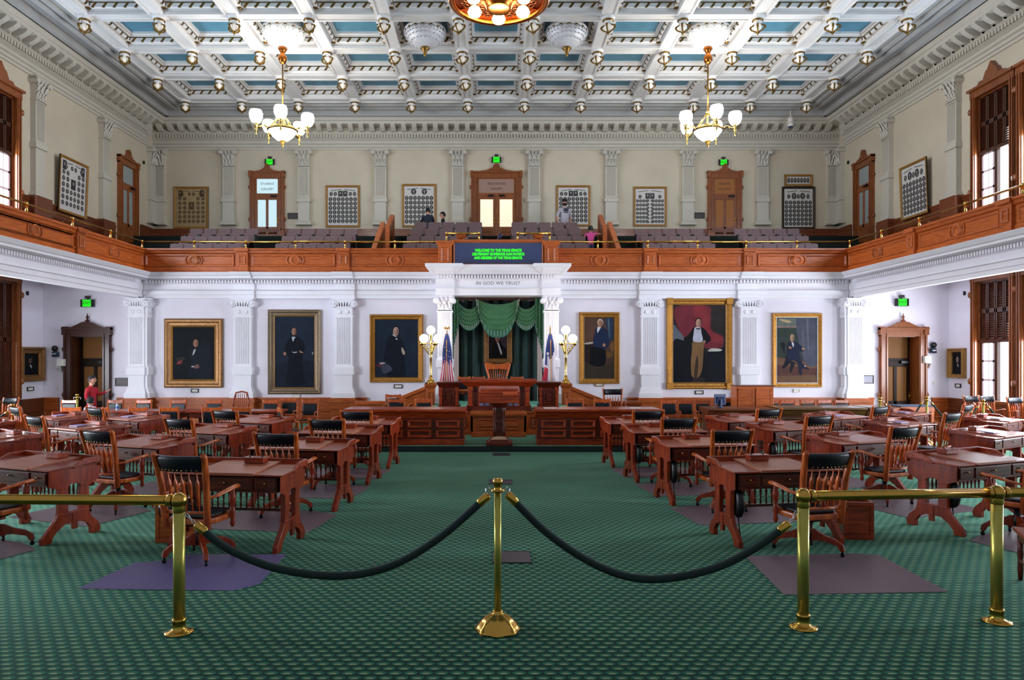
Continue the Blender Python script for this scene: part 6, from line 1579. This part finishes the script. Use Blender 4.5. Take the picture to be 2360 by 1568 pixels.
for s, nm, px, py in ((-1, 'left', 125, 811), (1, 'right', 2153, 803)):
    r = thing('wall_alarm', 'dark blue wall alarm beside the %s floor doorway' % nm, 'alarm', (X(px, 20.9), 20.99, Z(py, 20.9)), 0, 'wall alarms')
    b = MB(); b.lathe([(.09, 0), (.1, -.04), (.08, -.1), (.05, -.12), (.001, -.12)], 14, (0, 0, -.06), ax='y'); b.box(-.1, .1, -.06, 0, -.15, -.02); b.build('body', mat('navy alarm plastic', (38, 50, 78), .4), r, .008)
    b = MB(); b.lathe([(.07, -.02), (.09, -.08), (.06, -.13), (.001, -.14)], 12, (0, 0, .1), ax='y'); b.build('horn', BLACKP, r)
    b = MB(); b.box(-.06, .06, -.125, -.115, -.08, -.055); b.build('strip', PAPER, r)
    r = thing('projector_bracket', 'white box on a wall bracket beside the %s floor doorway' % nm, 'wall box', (X(133 if s < 0 else 2146, 20.8), 20.99, Z(838 if s < 0 else 831, 20.8)), 0, 'white wall boxes')
    b = MB(); b.box(-.15, .02, -.06, 0, -.16, .15); b.build('back_box', WHITE, r, .01)
    b = MB(); b.box(-.02 if s < 0 else -.2, .18 if s < 0 else .0, -.22, -.04, -.08, .13); b.build('front_box', PAPER, r, .01)
    b = MB(); b.prism([(0, -.1), (-.2, -.1), (-.02, -.26)], .0, .04, 'x'); b.build('bracket', PAPER, r)
    b = MB(); b.box(-.03, .03, -.012, 0, -.05, .05); b.box(-.008, .008, -.02, -.012, -.015, .015)
    tag(b.build('light_switch', PAPER, loc=(X(128 if s < 0 else 2156, 20.9), 20.995, Z(896 if s < 0 else 884, 20.9)), bev=.003), 'white light switch low on the wall beside the %s floor doorway' % nm, 'switch', 'light switches')
    b = MB(); b.box(-.035, .035, -.05, 0, -.06, .06); b.lathe([(.03, -.05), (.03, -.07), (.001, -.075)], 10, (0, 0, 0), ax='y')
    tag(b.build('wall_sensor', BLACKP, loc=(s*13.69, 20.3, 3.86)), 'tiny dark sensor high on the %s wall above the small portrait' % nm, 'sensor', 'wall sensors'); bpy.data.objects[-1] if False else None
    b = MB(); b.box(-.035, .035, -.05, 0, -.06, .06)
    o = tag(b.build('wall_sensor', BLACKP, loc=(s*13.69, 26.95, 9.55)), 'tiny dark sensor on the %s gallery wall above the side door' % nm, 'sensor', 'wall sensors'); o.rotation_euler = (0, 0, -s*pi/2)

# ================================================================== PEOPLE
CL = lambda c, nm, ro=.8: mat(nm, c, ro)
SKM = mat('skin', (206, 150, 126), .55, spec=.4); HAIRD = mat('dark hair', (22, 18, 18), .7, var=.3, vscale=40); HAIRB = mat('brown hair', (58, 40, 30), .7, var=.3, vscale=40)
def bone_dist(p, a, b):
    ab = b-a; t = max(0, min(1, (p-a).dot(ab)/max(1e-9, ab.length_squared))); return (p-(a+ab*t)).length
BASE = {'pelvis': (0, 0, .53), 'waist': (0, 0, .6), 'chest': (0, 0, .72), 'neck0': (0, .0, .81), 'neck': (0, -.005, .855), 'head': (0, -.01, .92), 'crown': (0, 0, .96),
        'shL': (.11, 0, .79), 'elL': (.14, .0, .63), 'wrL': (.15, -.03, .49), 'shR': (-.11, 0, .79), 'elR': (-.14, .0, .63), 'wrR': (-.15, -.03, .49),
        'hiL': (.05, 0, .5), 'knL': (.055, -.01, .28), 'anL': (.06, .01, .045), 'toL': (.065, -.09, .02), 'hiR': (-.05, 0, .5), 'knR': (-.055, -.01, .28), 'anR': (-.06, .01, .045), 'toR': (-.065, -.09, .02)}
RAD = {'pelvis': (.088, .07), 'waist': (.08, .062), 'chest': (.095, .068), 'neck0': (.06, .05), 'neck': (.034, .036), 'head': (.05, .062), 'crown': (.04, .048), 'shL': .045, 'elL': .03, 'wrL': .02, 'shR': .045, 'elR': .03, 'wrR': .02,
       'hiL': .066, 'knL': .042, 'anL': .028, 'toL': .02, 'hiR': .066, 'knR': .042, 'anR': .028, 'toR': .02}
EDG = [('pelvis', 'waist', 'shirt'), ('waist', 'chest', 'shirt'), ('chest', 'neck0', 'shirt'), ('neck0', 'neck', 'skin'), ('neck', 'head', 'skin'), ('head', 'crown', 'skin')]
for s in 'LR': EDG += [('chest', 'sh'+s, 'shirt'), ('sh'+s, 'el'+s, 'upper'), ('el'+s, 'wr'+s, 'fore'), ('pelvis', 'hi'+s, 'legs'), ('hi'+s, 'kn'+s, 'legs'), ('kn'+s, 'an'+s, 'legs'), ('an'+s, 'to'+s, 'shoe')]
def person(label, loc, rz, ht, pose, mats, hair, fat=1.0, hem=.47, headturn=0., cap=None, beard=None, glasses=False, long_hair=False, headk=1.0):
    """mats: shirt, upper sleeve, forearm, legs, shoe, skin; the body is one continuous skinned mesh facing -y"""
    r = thing('person', label, 'person', loc, rz)
    J = {k: Vector(v)*ht for k, v in BASE.items()}
    for k, v in pose.items(): J[k] = Vector(v)*ht
    names = list(J); me = bpy.data.meshes.new('body'); me.from_pydata([J[n] for n in names], [(names.index(a), names.index(b)) for a, b, _ in EDG], [])
    o = bpy.data.objects.new('body', me); COL.objects.link(o)
    sk = o.modifiers.new('skin', 'SKIN'); sk.branch_smoothing = .6; sb_ = o.modifiers.new('sub', 'SUBSURF'); sb_.levels = 2; sb_.render_levels = 2
    for i, n in enumerate(names):
        q = RAD[n]; q = q if isinstance(q, tuple) else (q, q); f = ht*(fat if n in ('pelvis', 'waist', 'chest', 'shL', 'shR', 'hiL', 'hiR') else headk if n in ('head', 'crown') else 1)
        me.skin_vertices[0].data[i].radius = (q[0]*f, q[1]*f); me.skin_vertices[0].data[i].use_root = (n == 'pelvis')
    bpy.context.view_layer.update(); dg = bpy.context.evaluated_depsgraph_get()
    nm = bpy.data.meshes.new_from_object(o.evaluated_get(dg)); o.modifiers.clear(); o.data = nm; o.parent = r
    keys = ['shirt', 'upper', 'fore', 'legs', 'shoe', 'skin']; nm.materials.clear()
    for k in keys: nm.materials.append(mats[k])
    for p in nm.polygons:
        best = min(EDG, key=lambda e: bone_dist(p.center, J[e[0]], J[e[1]])-.3*ht*(RAD[e[1]][0] if isinstance(RAD[e[1]], tuple) else RAD[e[1]]))
        z = best[2]
        if z == 'skin' and p.center.z < J['neck0'].z+.012*ht: z = 'shirt'
        if z == 'legs' and p.center.z > hem*ht: z = 'shirt'
        p.material_index = keys.index(z); p.use_smooth = True
    # hands: palm and five fingers in the same mesh
    bm = bmesh.new(); bm.from_mesh(nm); hb = MB()
    for s in 'LR':
        w, e = J['wr'+s], J['el'+s]; d = (w-e).normalized(); sd = d.cross(Vector((0, 1, 0)));
        if sd.length < .2: sd = d.cross(Vector((0, 0, 1)))
        sd.normalize(); u = sd.cross(d).normalized(); L = .052*ht; sg = 1 if s == 'L' else -1
        hb.tube([w-d*.01*ht, w+d*L*.5, w+d*L], [.017*ht, .022*ht, .02*ht], 8, flat=.55)
        for k in range(4):
            b = w+d*L*.92+sd*((k-1.5)*.0105*ht); ln = (.04, .046, .043, .034)[k]*ht
            hb.tube([b, b+d*ln*.45+u*.004*ht, b+d*ln*.8+u*.012*ht, b+d*ln*.95+u*.02*ht], [.0058*ht, .0056*ht, .005*ht, .004*ht], 6)
        b = w+d*L*.3+sd*(sg*.018*ht); hb.tube([b, b+sd*sg*.016*ht+d*.02*ht, b+sd*sg*.02*ht+d*.042*ht], [.007*ht, .0068*ht, .005*ht], 6)
    off = len(nm.vertices); bm.verts.ensure_lookup_table(); nv = [bm.verts.new(v) for v in hb.v]
    for f in hb.f:
        try: q = bm.faces.new([nv[i] for i in f]); q.material_index = 5; q.smooth = True
        except ValueError: pass
    bm.to_mesh(nm); bm.free()
    # head details
    hc = (J['head']+J['crown'])/2+Vector((0, -.004*ht, -.006*ht)); a, b, c = .057*ht*headk, .068*ht*headk, .078*ht*headk
    Mh = T(hc) @ Matrix.Rotation(headturn, 4, 'Z')
    h = MB(); h.sph((0, 0, 0), 1, 18, 0, Mh @ Matrix.Diagonal((a, b, c, 1)), k=12)
    h.tube([(0, -b*.95, c*.05), (0, -b*1.13, -c*.18), (0, -b*.95, -c*.28)], [a*.1, a*.15, a*.1], 6, 0, Mh)
    for s in (-1, 1): h.sph((s*a*1.0, 0, -c*.05), a*.2, 8, 0, Mh, 1.6)
    h.build('head', mats['skin'], r)
    e = MB()
    for s in (-1, 1): e.sph((s*a*.38, -b*.9, c*.05), a*.11, 8, 0, Mh); e.tube([(s*a*.22, -b*.93, c*.22), (s*a*.55, -b*.85, c*.22)], a*.05, 5, 0, Mh)
    e.build('eyes', BLACKP, r); e = MB(); e.tube([(-a*.3, -b*.9, -c*.5), (0, -b*.96, -c*.52), (a*.3, -b*.9, -c*.5)], a*.07, 5, 0, Mh); e.build('mouth', mat('lips', (160, 90, 84), .5), r)
    if hair:
        g = MB(); pf = [(.001, 1.12), (.4, 1.06), (.74, .86), (.98, .52), (1.1, .18), (1.12, -.1), (1.05, -.45 if not long_hair else -.8)]
        V = []; n = 18
        for (rr, z) in pf:
            for i in range(n):
                t = 2*pi*i/n; x, y = rr*cos(t), rr*sin(t)
                if y < -.3 and z < .5: z2 = max(z, .3+.25*(-y-.3))
                else: z2 = z
                V.append((x, y, z2))
        g.add(V, [(j*n+i, j*n+(i+1) % n, (j+1)*n+(i+1) % n, (j+1)*n+i) for j in range(len(pf)-1) for i in range(n)], 0, Mh @ Matrix.Diagonal((a, b, c, 1)), True)
        if long_hair: g.tube([(0, b*.8, 0), (0, b*1.15, -c*.9), (0, b*1.0, -c*1.7)], [a*.9, a*.8, a*.35], 10, 0, Mh)
        g.build('hair', hair, r)
    if cap:
        g = MB(); g.lathe([(1.1, .25), (1.12, .5), (.95, .95), (.5, 1.18), (.001, 1.22)], 18, (0, 0, 0), 0, Mh @ Matrix.Diagonal((a, b, c, 1))); g.prism([(-a*.8, -b*.8), (-a*.6, -b*1.75), (a*.6, -b*1.75), (a*.8, -b*.8)], c*.28, c*.36, 'z', 0, Mh); g.build('cap', cap, r)
    if beard: g = MB(); g.sph((0, 0, 0), 1, 16, 0, Mh @ T((0, -b*.06, -c*.5)) @ Matrix.Diagonal((a*1.03, b*1.0, c*.58, 1)), k=10); g.build('beard', beard, r)
    if glasses:
        g = MB()
        for s in (-1, 1): g.tube([(s*a*.42+a*.3*cos(R(t)), -b*1.02, c*.05+c*.2*sin(R(t))) for t in range(0, 360, 30)], a*.04, 5, 0, Mh, True); g.tube([(s*a*.72, -b*1.0, c*.05), (s*a*1.05, 0, c*.05)], a*.04, 5, 0, Mh)
        g.build('glasses', BLACKP, r)
    return r, J
RED = CL((176, 18, 40), 'red jersey'); NAVY = CL((30, 36, 54), 'navy shirt'); GREYT = CL((176, 170, 182), 'grey t shirt'); PINK = CL((226, 80, 160), 'pink shirt'); JEAN = CL((92, 98, 132), 'blue denim'); DARKC = CL((34, 20, 22), 'dark maroon shirt'); BLK = CL((20, 20, 24), 'black trousers'); LT = CL((176, 172, 190), 'pale shirt')
# facing +x (to the right), one forearm raised
rp, J = person('dark haired person in a red top raising one hand before the left doorway', (X(211, 18.4), 18.4, 0), pi/2, 1.49, {'elL': (.13, -.05, .66), 'wrL': (.12, -.2, .72), 'elR': (-.14, .02, .64), 'wrR': (-.13, -.06, .52)},
       dict(shirt=RED, upper=RED, fore=RED, legs=BLK, shoe=BLACKP, skin=SKM), HAIRD, 1.12, .42)
b = MB(); b.tube([J['shR']+Vector((-.03, .0, -.08)), J['chest']+Vector((-.16, -.02, -.16)), J['waist']+Vector((-.155, 0, -.02))], [.012, .03, .012], 6, flat=.6)
b.build('side_panel', PLQ, rp)
person('dark haired child in a pale top seen from behind in front of the red figure', (X(208, 16.7), 16.7, 0), pi, 1.0, {}, dict(shirt=LT, upper=LT, fore=SKM, legs=BLK, shoe=BLACKP, skin=SKM), HAIRD, 1.0, headk=1.35)
gm, J = person('bearded man in a grey printed shirt and dark cap standing in the gallery', (X(1301, 26.4), 26.4, 6.35), R(20), 1.62, {'elL': (.17, .02, .62), 'wrL': (.15, .0, .47), 'elR': (-.18, .03, .62), 'wrR': (-.16, .03, .48)},
       dict(shirt=GREYT, upper=GREYT, fore=SKM, legs=BLK, shoe=BLACKP, skin=SKM), HAIRB, 1.45, .40, cap=BLK, beard=HAIRD, glasses=True)
b = MB(); cz = J['chest']
for (x0, x1, z0, z1) in ((-.1, .1, .1, .12), (-.09, .09, .06, .085), (-.08, -.05, 0, .05), (-.03, .03, .0, .05), (.05, .08, 0, .05), (-.09, .09, -.05, -.03)):
    b.box(cz.x+x0, cz.x+x1, cz.y-.1*1.62-.012, cz.y-.1*1.62+.02, cz.z+z0, cz.z+z1)
b.build('shirt_print', NAVY, gm)
person('small child in a pink top and jeans climbing the right aisle with one arm out', (X(1363, 24.0)-.08, 23.6, 5.3), pi, 1.12, {'elL': (.17, -.02, .74), 'wrL': (.2, -.03, .6), 'elR': (-.2, -.04, .8), 'wrR': (-.33, -.05, .79)},
       dict(shirt=PINK, upper=PINK, fore=SKM, legs=JEAN, shoe=BLACKP, skin=SKM), HAIRD, 1.15, long_hair=False, headk=1.3)
person('person in a navy shirt seen from behind looking at the framed photograph', (X(986, 26.5), 26.5, 6.2), pi, 1.48, {'elR': (-.15, -.06, .62), 'wrR': (-.1, -.16, .6), 'elL': (.17, -.02, .62), 'wrL': (.19, -.1, .52)},
       dict(shirt=NAVY, upper=NAVY, fore=SKM, legs=BLK, shoe=BLACKP, skin=SKM), HAIRD, 1.25)
person('child with glasses and a dark maroon top in profile in the gallery', (X(1021, 26.5), 26.5, 6.2), R(-80), 1.3, {}, dict(shirt=DARKC, upper=DARKC, fore=SKM, legs=BLK, shoe=BLACKP, skin=SKM), HAIRD, 1.0, glasses=True, headk=1.2)

# ================================================================== LIGHT
wd = bpy.data.worlds.new('world'); SC.world = wd; wd.use_nodes = True
bg = wd.node_tree.nodes['Background']; bg.inputs[0].default_value = (.80, .88, 1.0, 1); bg.inputs[1].default_value = WORLD
def area(name, loc, rot, sx, sy, power, col):
    l = bpy.data.lights.new(name, 'AREA'); l.shape = 'RECTANGLE'; l.size = sx; l.size_y = sy; l.energy = power; l.color = col
    o = bpy.data.objects.new(name, l); COL.objects.link(o); o.location = loc; o.rotation_euler = rot; return o
def point(name, loc, power, col, rad=.1):
    l = bpy.data.lights.new(name, 'POINT'); l.energy = power; l.color = col; l.shadow_soft_size = rad
    o = bpy.data.objects.new(name, l); COL.objects.link(o); o.location = loc; return o
for s in (-1, 1):
    for (a, b), q, q2 in zip(WINS, (1.2, 1.2, 1, 1, .5), (.02, .3, 1.3, 1.5, 1.4) if s < 0 else (.5, .5, 1.2, 1.3, 1.2)):
        area('daylight', (s*13.66, (a+b)/2, 1.65), (0, s*R(90), 0), 1.55, 1.2, WLOW*q2, (.83, .9, 1))
        area('daylight', (s*13.66, (a+b)/2, 7.0), (0, s*R(90), 0), 1.5, 1.2, WUP*q, (.62, .81, 1))
    for k in range(5):
        t = R(-77+72*k); point('shade lamp', (s*6.27+.76*cos(t), CY+.76*sin(t), 9.35), CHL, (1, .97, .92), .12)
    point('bowl lamp', (s*6.27, CY, 8.2), CHL, (1, .99, .95), .2)
    point('globe lamp', (X(993 if s < 0 else 1304, 18.9), 18.6, 2.9), CAND, (1, .9, .76), .15)
point('copper chandelier lamp', (.05, 12.2, 7.9), CHC, (1, .86, .66), .5)
SC.view_settings.exposure = EXPO
